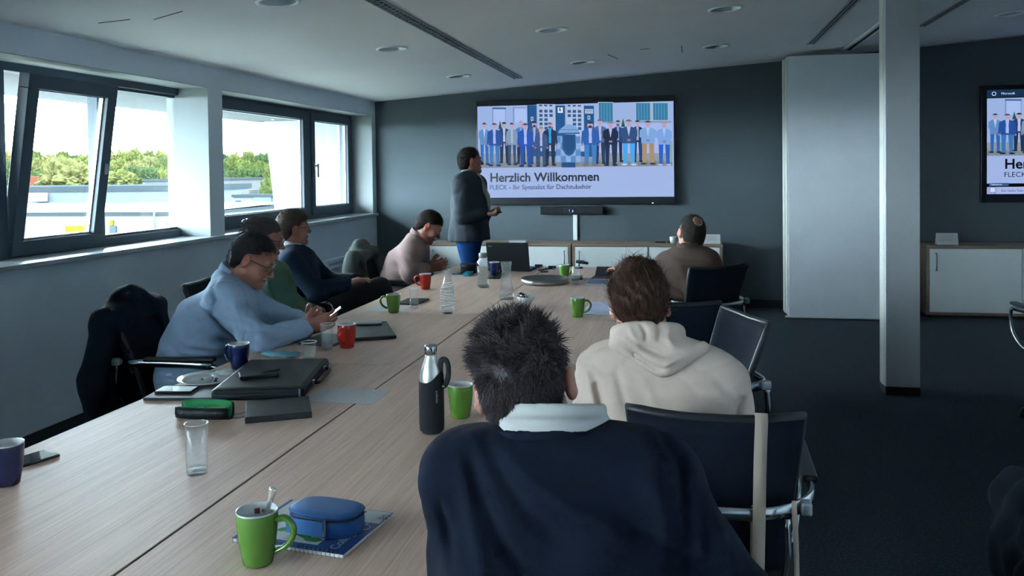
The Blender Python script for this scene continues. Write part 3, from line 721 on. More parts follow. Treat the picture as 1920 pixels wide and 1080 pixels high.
# ---------------------------------------------------------------- screens
def pic_geometry():
    """the slide as flat coloured shapes in the unit square; layers a fraction of a millimetre apart"""
    P = []     # (polygon, colour, layer)
    def uv(px, py):
        u = (px-75)/1528; top = 180-57*u; bot = 885-17*u; return (u, 1-(py-top)/(bot-top))
    def poly(pts, c, l): P.append(([uv(*q) for q in pts], lin(c), l))
    def rect(x0, y0, x1, y1, c, l): poly([(x0, y1), (x1, y1), (x1, y0), (x0, y0)], c, l)
    def oval(x, y, rx, ry, c, l, n=14): poly([(x+rx*math.cos(2*PI*i/n), y-ry*math.sin(2*PI*i/n)) for i in range(n)], c, l)
    P.append(([(0, 0), (1, 0), (1, 1), (0, 1)], lin('9fb4e2'), 0))
    P.append(([(0, .33), (1, .35), (1, 1), (0, 1)], lin('9ab2e0'), 1))
    poly([(75, 655), (1592, 628), (1592, 560), (75, 585)], '808a92', 2)       # paving
    poly([(75, 610), (1592, 588), (1592, 520), (75, 545)], '8f9aa4', 2)
    for i in range(26): rect(80+i*60, 600-i*1.0, 82+i*60+1.5, 652-i*1.0, '69727a', 2.3)
    poly([(75, 628), (1592, 604), (1592, 606), (75, 631)], '69727a', 2.3)
    rect(195, 185, 305, 320, '7d96c6', 2); rect(205, 198, 300, 320, 'a6bdf0', 3); rect(198, 186, 307, 198, '3c648f', 4)
    rect(362, 182, 470, 300, '7d96c6', 2); rect(374, 190, 470, 300, 'a8c0f2', 3)
    rect(478, 165, 1000, 560, '23578f', 3); rect(478, 165, 486, 560, '17406f', 4)
    for x0, x1 in ((552, 700), (775, 922)):
        rect(x0, 155, x1, 520, 'aebde0', 4); rect(x0+4, 160, x0+8, 520, '8494bb', 5)
        for r in range(6):
            for c in range(3):
                if r == 0: rect(x0+20+c*40, 160, x0+44+c*40, 172, '245a8c', 6)
                elif not (r in (3, 4) and c == (2 if x0 < 600 else 0)): rect(x0+20+c*40, 166+r*33, x0+46+c*40, 188+r*33, '2b5f90', 6)
    rect(718, 180, 758, 222, 'dfe6f8', 6); rect(930, 190, 994, 226, 'a9b8d0', 6); rect(936, 200, 988, 203, '6f7f9c', 7); rect(940, 209, 984, 212, '6f7f9c', 7)
    rect(505, 255, 525, 286, 'b8c4d8', 6); rect(509, 262, 521, 278, '56729a', 7); rect(950, 242, 970, 272, 'b8c4d8', 6); rect(954, 249, 966, 264, '56729a', 7)
    for x0, x1, y1 in ((1038, 1145, 288), (1322, 1428, 275), (1450, 1560, 272)):
        rect(x0-6, 135, x1+6, y1+8, 'a9b9c9', 4); rect(x0, 140, x1, y1, '3c7fa8', 5)
        for k in range(9): rect(x0+6+k*11, 150, x0+9+k*11, y1-6, '66a2c6' if k % 2 else '2d6c96', 6)
    rect(1030, 288, 1160, 300, '8c9dc8', 6); rect(1320, 280, 1585, 290, '7f90bd', 6); rect(1000, 300, 1592, 530, 'a5b6ea', 3)
    for x, y in ((258, 300), (1222, 275)):
        poly([(x, y-15), (x+16, y+52), (x-14, y+52)], '27564a', 5)
    rect(1560, 430, 1592, 600, '8fa89a', 3.2)
    # chimney model with a roof cap
    poly([(712, 400), (890, 400), (898, 605), (696, 605)], '6f9ad0', 10); rect(745, 605, 852, 645, '1e4c80', 9)
    for r in range(4):
        for c in range(5): rect(702+c*39, 408+r*50, 736+c*39, 452+r*50, '88aede' if (r+c) % 2 else '5b86bf', 10.5)
    poly([(752, 388), (855, 388), (857, 500), (835, 540), (803, 556), (772, 540), (750, 500)], '28578c', 11); poly([(762, 396), (845, 396), (846, 498), (803, 540), (764, 498)], '1f4b80', 11.5)
    poly([(718, 378), (733, 350), (770, 320), (803, 308), (838, 320), (875, 350), (890, 378)], '7ea5d6', 12); poly([(718, 378), (890, 374), (886, 384), (722, 388)], '2d5c94', 12.5)
    poly([(733, 350), (875, 350), (873, 354), (736, 354)], '3c6aa2', 12.6)
    sk = '8e7ba3'
    def fig(x, yt, yf, w, jk, sh, tr, hair='3a3848', l=20, shoe='22304a', hands='down', face='b9a9c4', beard=None):
        H = yf-yt; hy = yt+H*.07; ys = yt+H*.165; yw = yt+H*.50
        for s in (-1, 1):
            poly([(x+s*w*.05, yw-6), (x+s*w*.40, yw-6), (x+s*w*.36, yf-8), (x+s*w*.14, yf-8)][::s], tr, l)
            oval(x+s*w*.30, yf-6, w*.20, 8, shoe, l+.2)
        poly([(x-w*.30, ys), (x-w*.48, ys+10), (x-w*.43, yw+6), (x+w*.43, yw+6), (x+w*.48, ys+10), (x+w*.30, ys), (x+w*.1, ys-9), (x-w*.1, ys-9)][::-1], jk, l+.4)
        for s in (-1, 1):
            if hands == 'down':
                poly([(x+s*w*.36, ys+6), (x+s*w*.53, ys+16), (x+s*w*.60, yw-4), (x+s*w*.47, yw-2)][::s], jk, l+.5); oval(x+s*w*.53, yw+6, 8, 9, sk, l+.5)
            else:
                poly([(x+s*w*.38, ys+6), (x+s*w*.54, ys+18), (x+s*w*.55, ys+H*.2), (x+s*w*.1, yw-H*.04), (x+s*w*.08, yw-H*.07), (x+s*w*.38, ys+H*.17)][::s], jk, l+.7)
        if hands != 'down': oval(x, yw-H*.055, 15, 9, sk, l+.9)
        poly([(x-w*.13, ys-8), (x, yw-6 if hands == 'down' else ys+H*.2), (x+w*.13, ys-8)], sh, l+.6) if sh else None
        if hands == 'down' and sh: poly([(x-w*.1, ys-6), (x-w*.1, yw-8), (x+w*.1, yw-8), (x+w*.1, ys-6)], sh, l+.6)
        poly([(x+w*.12, ys-6), (x+w*.20, ys+6), (x+w*.07, ys+H*.17)], jk, l+.8); poly([(x-w*.12, ys-6), (x-w*.07, ys+H*.17), (x-w*.20, ys+6)], jk, l+.8)
        oval(x, hy+1, w*.155+4, H*.062+3, face, l+.9); oval(x, hy-H*.030, w*.155+4.6, H*.050, hair, l+.85); oval(x, hy-H*.050, w*.14+2, H*.019, hair, l+1.); rect(x-9, hy-1, x-3, hy+2, '5b4f66', l+1.1); rect(x+3, hy-1, x+9, hy+2, '5b4f66', l+1.1); rect(x-7, hy+11, x+7, hy+13, '7a5a72', l+1.1)
        if beard: oval(x, hy+H*.036, w*.13, H*.028, beard, l+1.05)
    fig(425, 288, 620, 85, '3f78c8', '7aa0da', '27303f', 'a9a0b4', 14); fig(532, 292, 620, 90, '4a5f86', '9fb0dc', '2a4a80', '2a2a38', 14, beard='2c2a36')
    fig(290, 300, 615, 92, '2c3f64', 'b6c0e6', '20304c', '2a2a38', 14); fig(1045, 270, 615, 100, '4f6798', 'a9b6dc', '2a3a5e', '6a6478', 14)
    fig(1183, 278, 600, 80, '28426f', '7f9ede', '1f3052', '3a3440', 14, beard='4a4250'); fig(1332, 276, 600, 88, '22304c', '98a8d0', '24407c', '3c3646', 14)
    fig(130, 306, 630, 84, '5d8cc4', 'b9c3ea', '2f66b0', '4a4250', 20, hands='front'); fig(211, 308, 640, 104, '24509c', 'a8b6ea', '3c74b8', '5a5264', 21)
    fig(352, 304, 630, 82, '7d96b4', 'a7b8d0', '3a5270', '5a4a3c', 22); fig(460, 308, 642, 112, '2452b4', 'aab8ec', '244ea8', '4a4656', 23)
    fig(585, 336, 640, 90, '3d5484', 'aeb8e0', '34507e', '9a8c80', 23, face='c0b0bc'); fig(655, 300, 632, 98, '22304e', '2aa2ea', '1f2c44', '6a6070', 22, beard='5a5060')
    fig(970, 292, 632, 122, '2c5fae', 'aab6e4', '3f7cc0', '3a3440', 22, '8a6a58', beard='2a2834'); fig(1126, 290, 630, 108, '1e2b44', 'aeb8e6', '223050', '8a8090', 22, hands='front')
    fig(1265, 272, 625, 118, '33507e', 'b0bcea', '48a4ea', '6a6474', 24, 'b8c8ec', hands='front'); fig(1410, 280, 618, 116, '7ba6dc', 'a9c0ea', 'a88c6c', '4a4450', 23, '3a3a40', hands='front')
    fig(1532, 288, 626, 106, '78a4e0', 'a6bcec', '2a62c0', 'a09aa8', 23, 'a8b4dc', hands='front')
    return P
PIC = pic_geometry()
M_screen = mat('screen_picture', (.5, .5, .5), .4, spec=.1, attr=True, emit=.192)
for _l in list(M_screen.node_tree.links):
    if _l.to_socket.name == 'Base Color': M_screen.node_tree.links.remove(_l)
M_screen.node_tree.nodes['Principled BSDF'].inputs['Base Color'].default_value = (.01, .01, .012, 1)
M_inkd = mat('slide_text_dark', (.006, .009, .022), .5); M_ink2 = mat('slide_text_grey', (.030, .042, .085), .5); M_inkw = mat('slide_text_white', lin('c8d6ff'), .5, emit=.2)
def picture(name, rectm, parent, y0, P):
    """rectm = (x0, z0, w, h) in the parent's frame, facing -Y"""
    x0, z0, w, h = rectm; vs = []; fs = []; cols = []
    for pts, c, l in P:
        k = len(vs); vs += [(x0+u*w, y0-.00012*l, z0+v*h) for u, v in pts]; fs.append(list(range(k, k+len(pts)))); cols += [(*c, 1)]*len(pts)
    me = bpy.data.meshes.new(name); me.from_pydata(vs, [], fs); me.update()
    a = me.color_attributes.new('col', 'FLOAT_COLOR', 'POINT'); a.data.foreach_set('color', np.array(cols, np.float32).ravel())
    return link(name, me, M_screen, parent)
M_bezel = mat('tv_bezel', (.003, .005, .010), .35)
VX = Matrix(((1, 0, 0, 0), (0, 0, 1, 0), (0, 1, 0, 0), (0, 0, 0, 1)))   # text plane -> wall plane facing -Y (mirrored pair fixed below)
def wall_text(body, x, z, size, m, parent, y, bold=0., spacing=1.):
    M = T(x, y, z) @ RX(PI/2); return text_mesh('lettering', body, size, m, parent, M, bold, 0, spacing=spacing)
def tv(cx, cz, w, h, label):
    t = thing('wall_screen', label, 'screen', (cx, 9.5, cz))
    MB().box((-w/2, -.075, -h/2), (w/2, -.03, h/2), bev=.006).build('bezel', M_bezel, t)
    MB().box((-w*.35, -.031, -h*.3), (w*.35, -.001, h*.3)).build('mount', M_blackp, t)
    m = MB(); m.box((w*.385, -.077, -h/2+.012), (w*.393, -.074, -h/2+.018)); m.build('status_light', mat('led', (.8, .85, .9), .5, emit=1.), t)
    return t
t = tv(-1.207, 1.710, 2.215, 1.180, 'big wall screen showing a welcome slide with a group of people')
W_, H_ = 2.185, 1.035; X0, Z0 = -W_/2, -.507
picture('screen', (X0, Z0, W_, H_), t, -.0758, PIC)
wall_text('Herzlich Willkommen', X0+.062*W_, Z0+.175*H_, .139, M_inkd, t, -.0795, .0032, 1.0)
wall_text('FLECK - Ihr Spezialist für Dachzubehör', X0+.060*W_, Z0+.090*H_, .0725, M_ink2, t, -.0795, .0007)
wall_text('6', X0+.426*W_, Z0+.925*H_, .06, M_inkd, t, -.0795, .001)
t = tv(4.05, 1.715, 2.215, 1.185, 'second wall screen in the next room showing the same slide')
x2, w2 = -1.052, 2.10
picture('screen', (x2, -.40, w2, .86), t, -.0758, PIC)
def strip(x0, z0, x1, z1, c): return ([(x0, z0), (x1, z0), (x1, z1), (x0, z1)], lin(c), 0)
picture('status_bar', (0, 0, 1, 1), t, -.0757, [strip(x2, .47, x2+w2, .545, '17304a'), strip(x2, -.507, x2+w2, -.435, 'a6b4e6'), strip(x2, -.507, x2+.09, -.435, '10202f')])
picture('name_plate', (0, 0, 1, 1), t, -.0759, [([(x2+.02, -.425), (x2+.2, -.425), (x2+.2, -.395), (x2+.02, -.395)], lin('3d5a86'), 30)])
wall_text('Herzlich Willkommen', x2+.062*w2+.03, -.25, .139, M_inkd, t, -.0795, .0032)
wall_text('FLECK - Ihr Spezialist für Dachzubehör', x2+.060*w2+.03, -.335, .073, M_ink2, t, -.0795)
wall_text('Microsoft', x2+.13, .495, .032, M_inkw, t, -.0795); wall_text('Teilnehmer', x2+.03, -.418, .024, M_inkw, t, -.0802)
wall_text('Zur Suche Text hier eingeben', x2+.13, -.483, .032, M_ink2, t, -.0795)
m = MB()
m.tube([(x2+.065+.018*math.cos(a*PI/6), -.0765, .506+.018*math.sin(a*PI/6)) for a in range(12)], .003, 5, closed=True)
for a in (0, 1):
    for b in (0, 1): m.box((x2+.035+a*.02, -.0775, -.482+b*.02), (x2+.052+a*.02, -.0765, -.465+b*.02))
m.build('icon', M_inkw, t)
# ---------------------------------------------------------------- chairs (local: the sitter faces +Y)
def backshell(w=.235, z0=.46, z1=.885, th=.026, lean=.10, curve=.055, flare=.035, nu=15, nv=11):
    P = []
    for i in range(nu):
        u = -1+2*i/(nu-1); row = []
        for j in range(nv):
            v = j/(nv-1); ww = w*(.84+.16*v)+flare*.3*v*v
            row.append((u*ww, -.20-lean*v**1.2+curve*u*u*(1-.2*v)-.02*v*v*abs(u), z0+(z1-z0)*v+.012*u*u*v))
        P.append(row)
    return P, th
def make_chair():
    r = thing('conference_chair', '', 'chair')
    m = MB(); m.sm = True; m.box((-.235, -.22, .415), (.235, .24, .465), bev=.022, seg=3); m.build('seat', M_seatf, r)
    P, th = backshell(); m = MB(); m.sm = True; m.grid(P, th); b = m.build('backrest', M_black, r)
    edge = [P[0][j] for j in range(len(P[0]))]+[P[i][-1] for i in range(1, len(P))]+[P[-1][j] for j in range(len(P[0])-2, -1, -1)]
    m = MB(); m.sm = True; m.tube(edge, .0135, 8); m.build('edge_piping', M_blackp, b)
    pts = smoothpath([(-.285, .20, .655), (-.285, -.05, .665), (-.28, -.17, .665), (-.22, -.258, .66), (-.1, -.30, .655), (.1, -.30, .655), (.22, -.258, .66), (.28, -.17, .665), (.285, -.05, .665), (.285, .20, .655)], 5)
    m = MB(); m.sm = True; m.tube(pts, .011, 10, flat=1.7); m.build('arm_bar', M_chrome, r)
    for s in (-1, 1):
        m = MB(); m.sm = True
        m.tube(smoothpath([(s*.285, .195, .655), (s*.287, .235, .63), (s*.285, .225, .52), (s*.26, .14, .43), (s*.20, .06, .405)], 5), .011, 8); m.build('arm_support', M_chrome, r)
        MB().box((s*.285-.024, -.11, .672), (s*.285+.024, .215, .692), bev=.008).build('armrest', M_blackp, r)
        m = MB(); m.sm = True
        m.tube(smoothpath([(s*.20, -.285, .645), (s*.20, -.29, .54), (s*.17, -.26, .44), (s*.09, -.16, .40)], 5), .014, 8, flat=.7); m.build('back_support', M_chrome, r)
        MB().box((s*.255-.015, -.275, .648), (s*.255+.015, -.240, .682), bev=.006).build('bracket', M_alu, r)
    m = MB(); m.sm = True; m.lathe([(.035, .07), (.03, .12), (.028, .30), (.045, .40), (.12, .412)], 20); m.build('column', M_chrome, r)
    for k in range(4):
        a = PI/4+k*PI/2; c, s_ = math.cos(a), math.sin(a)
        m = MB(); m.sm = True; m.tube([(0, 0, .09), (c*.15, s_*.15, .085), (c*.31, s_*.31, .04)], [.022, .018, .012], 8, flat=1.3); lg = m.build('leg', M_chrome, r)
        m = MB(); m.sm = True; m.lathe([(.022, 0), (.024, .015), (.015, .04)], 12, T(c*.31, s_*.31, 0)); m.build('glide', M_blackp, lg)
    return r
chair_proto = make_chair(); chair_used = []
for ch_ in list(chair_proto.children):
    for q_ in [ch_]+list(ch_.children): q_.data.transform(Matrix.Diagonal((.86, 1, 1, 1)))
def chair(x, y, rz, label):
    o = chair_proto if not chair_used else copy_tree(chair_proto)
    chair_used.append(o); o.location = (x, y, 0); o.rotation_euler = (0, 0, rz); o['label'] = label; o['group'] = 'black conference chairs'
    return o
# ================================================================ PEOPLE
W = atY
SKIN = (.36, .150, .105); SKIN2 = (.27, .108, .073)
M_skin = mat('skin', SKIN, .5, attr=True, sss=.0, var=.04, vscale=40)
M_eye = mat('eye_white', (.6, .6, .6), .2)
def hmat(yaw, pitch=0., roll=0.):
    """columns: head right, face direction, up.  yaw 0 faces +Y, positive turns towards +X; pitch positive looks down; roll positive leans right"""
    y, p, r = math.radians(yaw), math.radians(pitch), math.radians(roll)
    R = Matrix.Rotation(-y, 3, 'Z') @ Matrix.Rotation(-p, 3, 'X') @ Matrix.Rotation(r, 3, 'Y')
    return np.array(R)
class Hd:
    def __init__(s, f, c, R, sc=1.): s.f, s.c, s.R, s.s = f, np.array(c), R, sc
    def P(s, p): return s.c+s.R@(np.array(p, float)*s.s)
    def ell(s, p, r, k=.02, op='u', rot=None): s.f.ell(s.P(p), np.array(r)*s.s, s.R if rot is None else s.R@rot, k, op)
    def cone(s, a, b, ra, rb, k=.02, op='u'): s.f.cone(s.P(a), s.P(b), ra*s.s, rb*s.s, k, op=op)
def head(f, c, R, s=1., wide=1., jaw=1., ear=0.):
    h = Hd(f, c, R, s)
    h.ell((0, -.014, .035), (.074*wide, .093, .080), .03); h.ell((0, .026, -.025), (.061*wide, .064, .082), .04)
    for q in (-1, 1):
        h.cone((q*.046*jaw, -.002, -.058), (q*.012, .068, -.098), .024*jaw, .017, .03); h.ell((q*.043, .062, -.030), (.022, .022, .02), .03)
    h.ell((0, .078, -.100), (.020, .017, .015), .02); h.cone((-.033, .083, .021), (.033, .083, .021), .0115, .0115, .02)
    h.cone((0, .086, .006), (0, .112, -.030), .0075, .0115, .012)
    for q in (-1, 1): h.ell((q*.011, .101, -.036), (.0075, .009, .007), .006)
    for q in (-1, 1): h.ell((q*.031, .100, .000), (.018, .013, .012), .012, 's')
    for q in (-1, 1): h.ell((q*.030, .077, .000), (.0130, .0125, .0120), .004)
    h.ell((0, .088, -.060), (.024, .012, .006), .006); h.ell((0, .087, -.070), (.020, .012, .006), .006); h.cone((-.022, .104, -.0648), (.022, .104, -.0648), .003, .003, .002, 's')
    for q in (-1, 1):
        r = np.array(Matrix.Rotation(q*math.radians(-22), 3, 'Z') @ Matrix.Rotation(math.radians(-12), 3, 'X'))
        h.ell((q*(.080*wide+ear), -.006, -.004-ear), (.0095+ear*.2, .020, .033), .010, 'u', r); h.ell((q*(.090*wide+ear), -.001, .002-ear), (.0075, .012, .020), .006, 's', r)
    return h
def hand(f, wr, d, nrm, th, curl=(.5, .6, .5), s=1., sp=1., thumb=1.):
    """wr wrist, d along the fingers, nrm out of the palm, th towards the thumb"""
    wr, d, nrm, th = np.array(wr), unit(d), unit(nrm), unit(th); th = unit(th-d*(th@d)); nrm = unit(nrm-d*(nrm@d)-th*(nrm@th))
    B = np.stack([th, d, nrm], 1)
    f.boxr(wr+d*.052*s, np.array([.040, .050, .0145])*s, B, .013*s, .012)
    for i, (o, L) in enumerate(((.030, .95), (.010, 1.05), (-.010, .98), (-.029, .78))):
        p = wr+d*.088*s+th*o*s; a = 0.; q = d+th*o*2.0*sp
        for j, (l, r) in enumerate(((.040, .0092), (.026, .0084), (.020, .0074))):
            a += curl[j]; v = unit(q)*math.cos(a)+nrm*math.sin(a); p2 = p+v*l*L*s; f.cone(p, p2, r*s, (r-.0007)*s, .005 if j else .009); p = p2
    p = wr+d*.022*s+th*.030*s; v = unit(d*.65+th*.65+nrm*.35*thumb)
    for l, r, b in ((.036, .0125, 0), (.030, .0108, .35), (.022, .0095, .5)):
        v = unit(v+d*b*.8+nrm*b*thumb*.6-th*b*.5); p2 = p+v*l*s; f.cone(p, p2, r*s, (r-.001)*s, .008); p = p2
def mid(a, b, t=.5): return np.array(a)*(1-t)+np.array(b)*t
def torso(f, J, g, fat=0., k=.07, top=False, hem=0.):
    fw, N, H = J['fwd'], J['neck'], J['hip']; SL, SR = J['shL'], J['shR']; r = unit(SR-SL); S = mid(SL, SR); C = J.get('chest', mid(H, S, .62)); up = unit(N-C)
    b = np.cross(r, unit(S-H)); b = unit(b)
    f.cone(H-r*.075, H+r*.075, .112+g+fat, .112+g+fat, k, (fw, 1.05))
    m = mid(H, C, .5)+J.get('bow', np.zeros(3))
    for q in (-1, 1):
        f.cone(H+r*q*.055, m+r*q*.05, .105+g+fat, .105+g+fat, k, (b, 1.05)); f.cone(m+r*q*.05, C+r*q*.075, .105+g+fat, .112+g+fat*.6, k, (b, 1.08))
        f.cone(C+r*q*.075, mid(S, (SL, SR)[q > 0], .45)-up*.02, .112+g+fat*.5, .075+g, k, (b, 1.1))
    dr = J.get('drop', .012); f.cone(SL, S+up*dr, .058+g, .068+g, k); f.cone(SR, S+up*dr, .058+g, .068+g, k)
    f.cone(N-up*.03, mid(N, SL, .72), .052+g*.6, .042+g, .05); f.cone(N-up*.03, mid(N, SR, .72), .052+g*.6, .042+g, .05)
    if 'belly' in J: f.ell(J['belly'][0], J['belly'][1], None, .06)
    if hem: f.cone(H-r*.08, H-r*.08+np.array([0, 0, -hem]), .11+g+fat, .12+g+fat, k, (fw, 1.05)); f.cone(H+r*.08, H+r*.08+np.array([0, 0, -hem]), .11+g+fat, .12+g+fat, k, (fw, 1.05))
def arms(f, J, g, end=1., k=.045, cuff=0.):
    for s in 'LR':
        a, e, w = J['sh'+s], J['el'+s], J['wr'+s]
        f.cone(a, e, .053+g, .043+g, k); w2 = mid(e, w, end); f.cone(e, w2, .043+g, (.029 if end == 1 else .031)+g, .03)
        if cuff: u = unit(np.array(w)-e); f.cone(w2-u*.05, w2+u*.004, .033+g, .034+g, .004)
def legs(f, J, g, k=.05, foot=True):
    for s, q in (('L', -1), ('R', 1)):
        r = unit(J['shR']-J['shL']); r = unit(np.array([r[0], r[1], 0])); h = J['hip']+r*q*.09
        kn, an = J['kn'+s], J['an'+s]; f.cone(h, kn, .086+g, .060+g, k); f.cone(kn, an, .058+g, .040+g, .04)
        if foot: f.cone(an, an+J['fwd']*.13+np.array([0, 0, -.045]), .036, .026, .03)
def shoes(J, par, O, m):
    for s in 'LR':
        f = F(); an = J['an'+s]; fw = J['ft'] if 'ft' in J else J['fwd']; z = an[2]-.062
        b = np.array([an[0], an[1], z]); f.ell(b+fw*.02+np.array([0, 0, .005]), (.048, .05, .04), None, .03); f.cone(b-fw*.02, b+fw*.15, .040, .032, .03); f.half(b+np.array([0, 0, -.026]), (0, 0, 1), b-.3, b+.3, .004)
        link('shoe', f.mesh(.009, origin=O, name='shoe'), m, par)
def person(J, label, top, trou, hair, hs=1., skin=SKIN, fat=0., wide=1., jaw=1., hands=None, cloth_g=.014, body_h=.009, cloth_h=.008, extra=None, extra_body=None, hem=0., name='shirt', cuff=0., sleeve=.93, paint=None, face_paint=True, headfine=.0035, wrinkle=True):
    J = {k: (np.array(v, float) if k not in ('belly',) else v) for k, v in J.items()}
    J['fwd'] = unit(J['fwd']); H = J['hip']; fw = J['fwd']; r = unit(np.array([fw[1], -fw[0], 0]))
    for s, q in (('L', -1), ('R', 1)):
        J.setdefault('kn'+s, np.array([*(H+r*q*.13+fw*.43)[:2], .50])); J.setdefault('an'+s, np.array([*(J['kn'+s]+fw*.03)[:2], .085]))
    O = np.array([H[0], H[1], 0.]); t = thing('person', label, 'person', tuple(O)); R = J['hm']; c = J['head']
    f = F(); torso(f, J, -.012, fat-.004); arms(f, J, -.006); legs(f, J, -.014)
    f.cone(J['neck'], c+R@np.array([0, -.022, -.055])*hs, .056, .054, .03); h = head(f, c, R, hs, wide, jaw, J.get('ear', 0.))
    fines = [(c-.14, c+.14, headfine)]
    for s in 'LR':
        if hands and s in hands:
            hp = hands[s]; hand(f, J['wr'+s], *hp[:3], **hp[3]) if len(hp) > 3 else hand(f, J['wr'+s], *hp)
            w = J['wr'+s]+unit(hp[0])*.08; fines.append((w-.11, w+.11, .0045))
        else: hand(f, J['wr'+s], J['wr'+s]-J['el'+s], (0, 0, -1), (-1 if s == 'R' else 1)*np.cross(unit(J['wr'+s]-J['el'+s]), (0, 0, 1)), (.3, .35, .3))
    if extra_body: extra_body(f, J)
    pt = list(paint or [])
    if face_paint:
        dk = (.025, .015, .010)
        for q in (-1, 1):
            pt += [(h.P((q*.031, .096, .024)), (.017, .010, .0045), dk, R), (h.P((q*.030, .0895, .001)), (.0062, .005, .0062), (.02, .015, .015), R), (h.P((q*.082, -.004, -.002)), (.012, .02, .034), (.46, .10, .06), R)]  # dark brows and irises; the ear red also carries backlight glowing through
        pt += [(h.P((0, .095, -.065)), (.023, .014, .010), (.27, .085, .07), R)]
    me = f.mesh(body_h, fines, O, 'body', pt, skin); body = link('body', me, M_skin, t)
    if face_paint:
        for q in (-1, 1):
            m = MB(); m.sm = True; p = h.P((q*.030, .0800, .000))-O; m.ball(p, .0108*hs, 12)
            m.build('eye', M_eye, body)
    # clothing
    f = F(); torso(f, J, cloth_g, fat, hem=hem); arms(f, J, cloth_g-.003, sleeve, cuff=cuff)
    wr_ = (fat+.02)*.18
    def wrk(X, Y, Z):
        n1 = noise3(X+.25*Z, Y, Z*1.6, 24, 1.+J['hip'][0]); return wr_*(.6-1.6*np.sqrt(np.abs(n1)+.02))
    if wrinkle: f.disp(H-1.5, H+1.5, wrk)
    if extra: extra(f, J)
    if hem: zz = H[2]-hem; f.half((0, 0, zz), (0, 0, 1), H-1., np.array([H[0]+1, H[1]+1, zz+.02]), .004)
    link(name, f.mesh(cloth_h, None, O, name), top, t)
    f = F(); H2 = J['hip']
    f.cone(H2-r*.07+[0, 0, -.01], H2+r*.07+[0, 0, -.01], .118+fat*.7, .118+fat*.7, .05, (fw, 1.05)); legs(f, J, .010, foot=False)
    f.disp(H2-1.2, H2+1.2, lambda X, Y, Z: .005*noise3(X, Y, Z, 26, 2.))
    link('trousers', f.mesh(.012, None, O, 'trousers'), trou, t)
    shoes(J, t, O, MC['shoe'])
    hair(J, t, O, h, hs, wide)
    return t, J, O, h
M_shoe = mat('shoe', (.02, .018, .016), .4)
# ---- hair: a shaped shell on the scalp plus strands
def scalp(f, h, wide, ex=.0, back=1., nape=-.045, front=.0, top=.0):
    h.f = f
    h.ell((0, -.017, .039+top), ((.0755+ex)*wide, .0955+ex, .0815+ex+top), .02); h.ell((0, -.052, -.005), ((.070+ex)*wide, .058+ex, .062), .03)
    if nape < -.03: h.ell((0, -.060, nape), ((.056+ex)*wide, .040+ex, .035), .03)
    h.ell((0, .118, -.030+front), (.086*wide, .070, .104), .008, 's')
    for q in (-1, 1): h.ell((q*.070*wide, .072, .024+front), (.028, .034, .036), .008, 's')
    for q in (-1, 1):
        h.ell((q*.085*wide, .035, -.045), (.03, .036, .050), .008, 's'); h.ell((q*.086*wide, -.006, -.018), (.026, .024, .034), .006, 's')
def flow_short(R, top=1.0, side=.45, messy=.3, part=(0, -.03, .1), fwd=.7):
    def d(P, N, rg, c=None):
        return None
    return d
def short_hair(colm, skip=None, n=2500, L=.022, spiky=0., rad=.0007, gray=None, ex=0., messy=.25, paintf=None, seed=3, nape=-.045, front=0., sideL=.5, fwdc=.6, h_=.005, curl=.2, top=0., back=None):
    def mk(J, t, O, h, hs, wide):
        f = F(); scalp(f, h, wide, ex, nape=nape, front=front, top=top); c, R, s = h.c, h.R, h.s
        def dsp(X, Y, Z):
            return .0016*noise3(X, Y, Z, 230, seed)+.002*noise3(X, Y, Z, 90, seed+1)
        f.disp(c-.2, c+.2, dsp)
        me = f.mesh(h_, None, O, 'hair', paintf(h) if paintf else None, (1, 1, 1) if paintf else None)
        hp = link('hair', me, colm, t)
        def dirf(P, N, rg):
            q = ((P-c)@R)/s; n = N@R; k = len(P)
            tp = np.clip((q[:, 2]-.03)/.05, 0, 1)[:, None]
            dtop = np.array([0, fwdc, .1])+n*(.35+spiky)+rg.randn(k, 3)*messy; dside = np.array([0, -.25, -1.])+n*(.28+spiky*.25)+rg.randn(k, 3)*messy*.5
            d = dtop*tp+dside*(1-tp); L_ = (sideL+(1-sideL)*tp[:, 0])
            return d@R.T, L_
        st = strands('strand_tufts', f.V, f.Q, lambda P: (np.linalg.norm((P-c)@R/s-np.array(skip[0]), axis=1) > skip[1]).astype(float) if skip else np.ones(len(P)), dirf, n, L, rad, colm, hp, O, seed, 4, curl)
        st['kind'] = 'stuff'
    return mk
def glasses(h, par, O, m, w=.0009):
    g = MB(); g.sm = True
    for q in (-1, 1):
        pts = []
        for i in range(16):
            a = 2*PI*i/16; x = (abs(math.cos(a))**.7)*math.copysign(1, math.cos(a))*.026; z = (abs(math.sin(a))**.7)*math.copysign(1, math.sin(a))*.017
            pts.append(h.P((q*.034+x, .108-abs(q*.034+x)*.25, z-.004))-O)
        g.tube(pts, .0016, 6, closed=True)
        g.tube([h.P((q*.060, .092, .006))-O, h.P((q*.074, .06, .007))-O, h.P((q*.079, .0, .008))-O, h.P((q*.077, -.014, -.004))-O], .0018, 6)
    g.tube([h.P((-.009, .104, .0))-O, h.P((0, .110, .004))-O, h.P((.009, .104, .0))-O], .0014, 6)
    o = g.build('glasses', m, par); return o
def collar(c, n, R, par, O, m, rh=.024, u=None, squash=.9, op=None, name='shirt_collar', rt=.006):
    f = F(); f.ring(c, n, R, rt, rh, squash=squash, u=u)
    if op is not None: f.half(np.array(c)+np.array(op)*R*.93, -np.array(op), np.array(c)-.2, np.array(c)+.2, .004)
    return link(name, f.mesh(.0045, None, O, name), m, par)
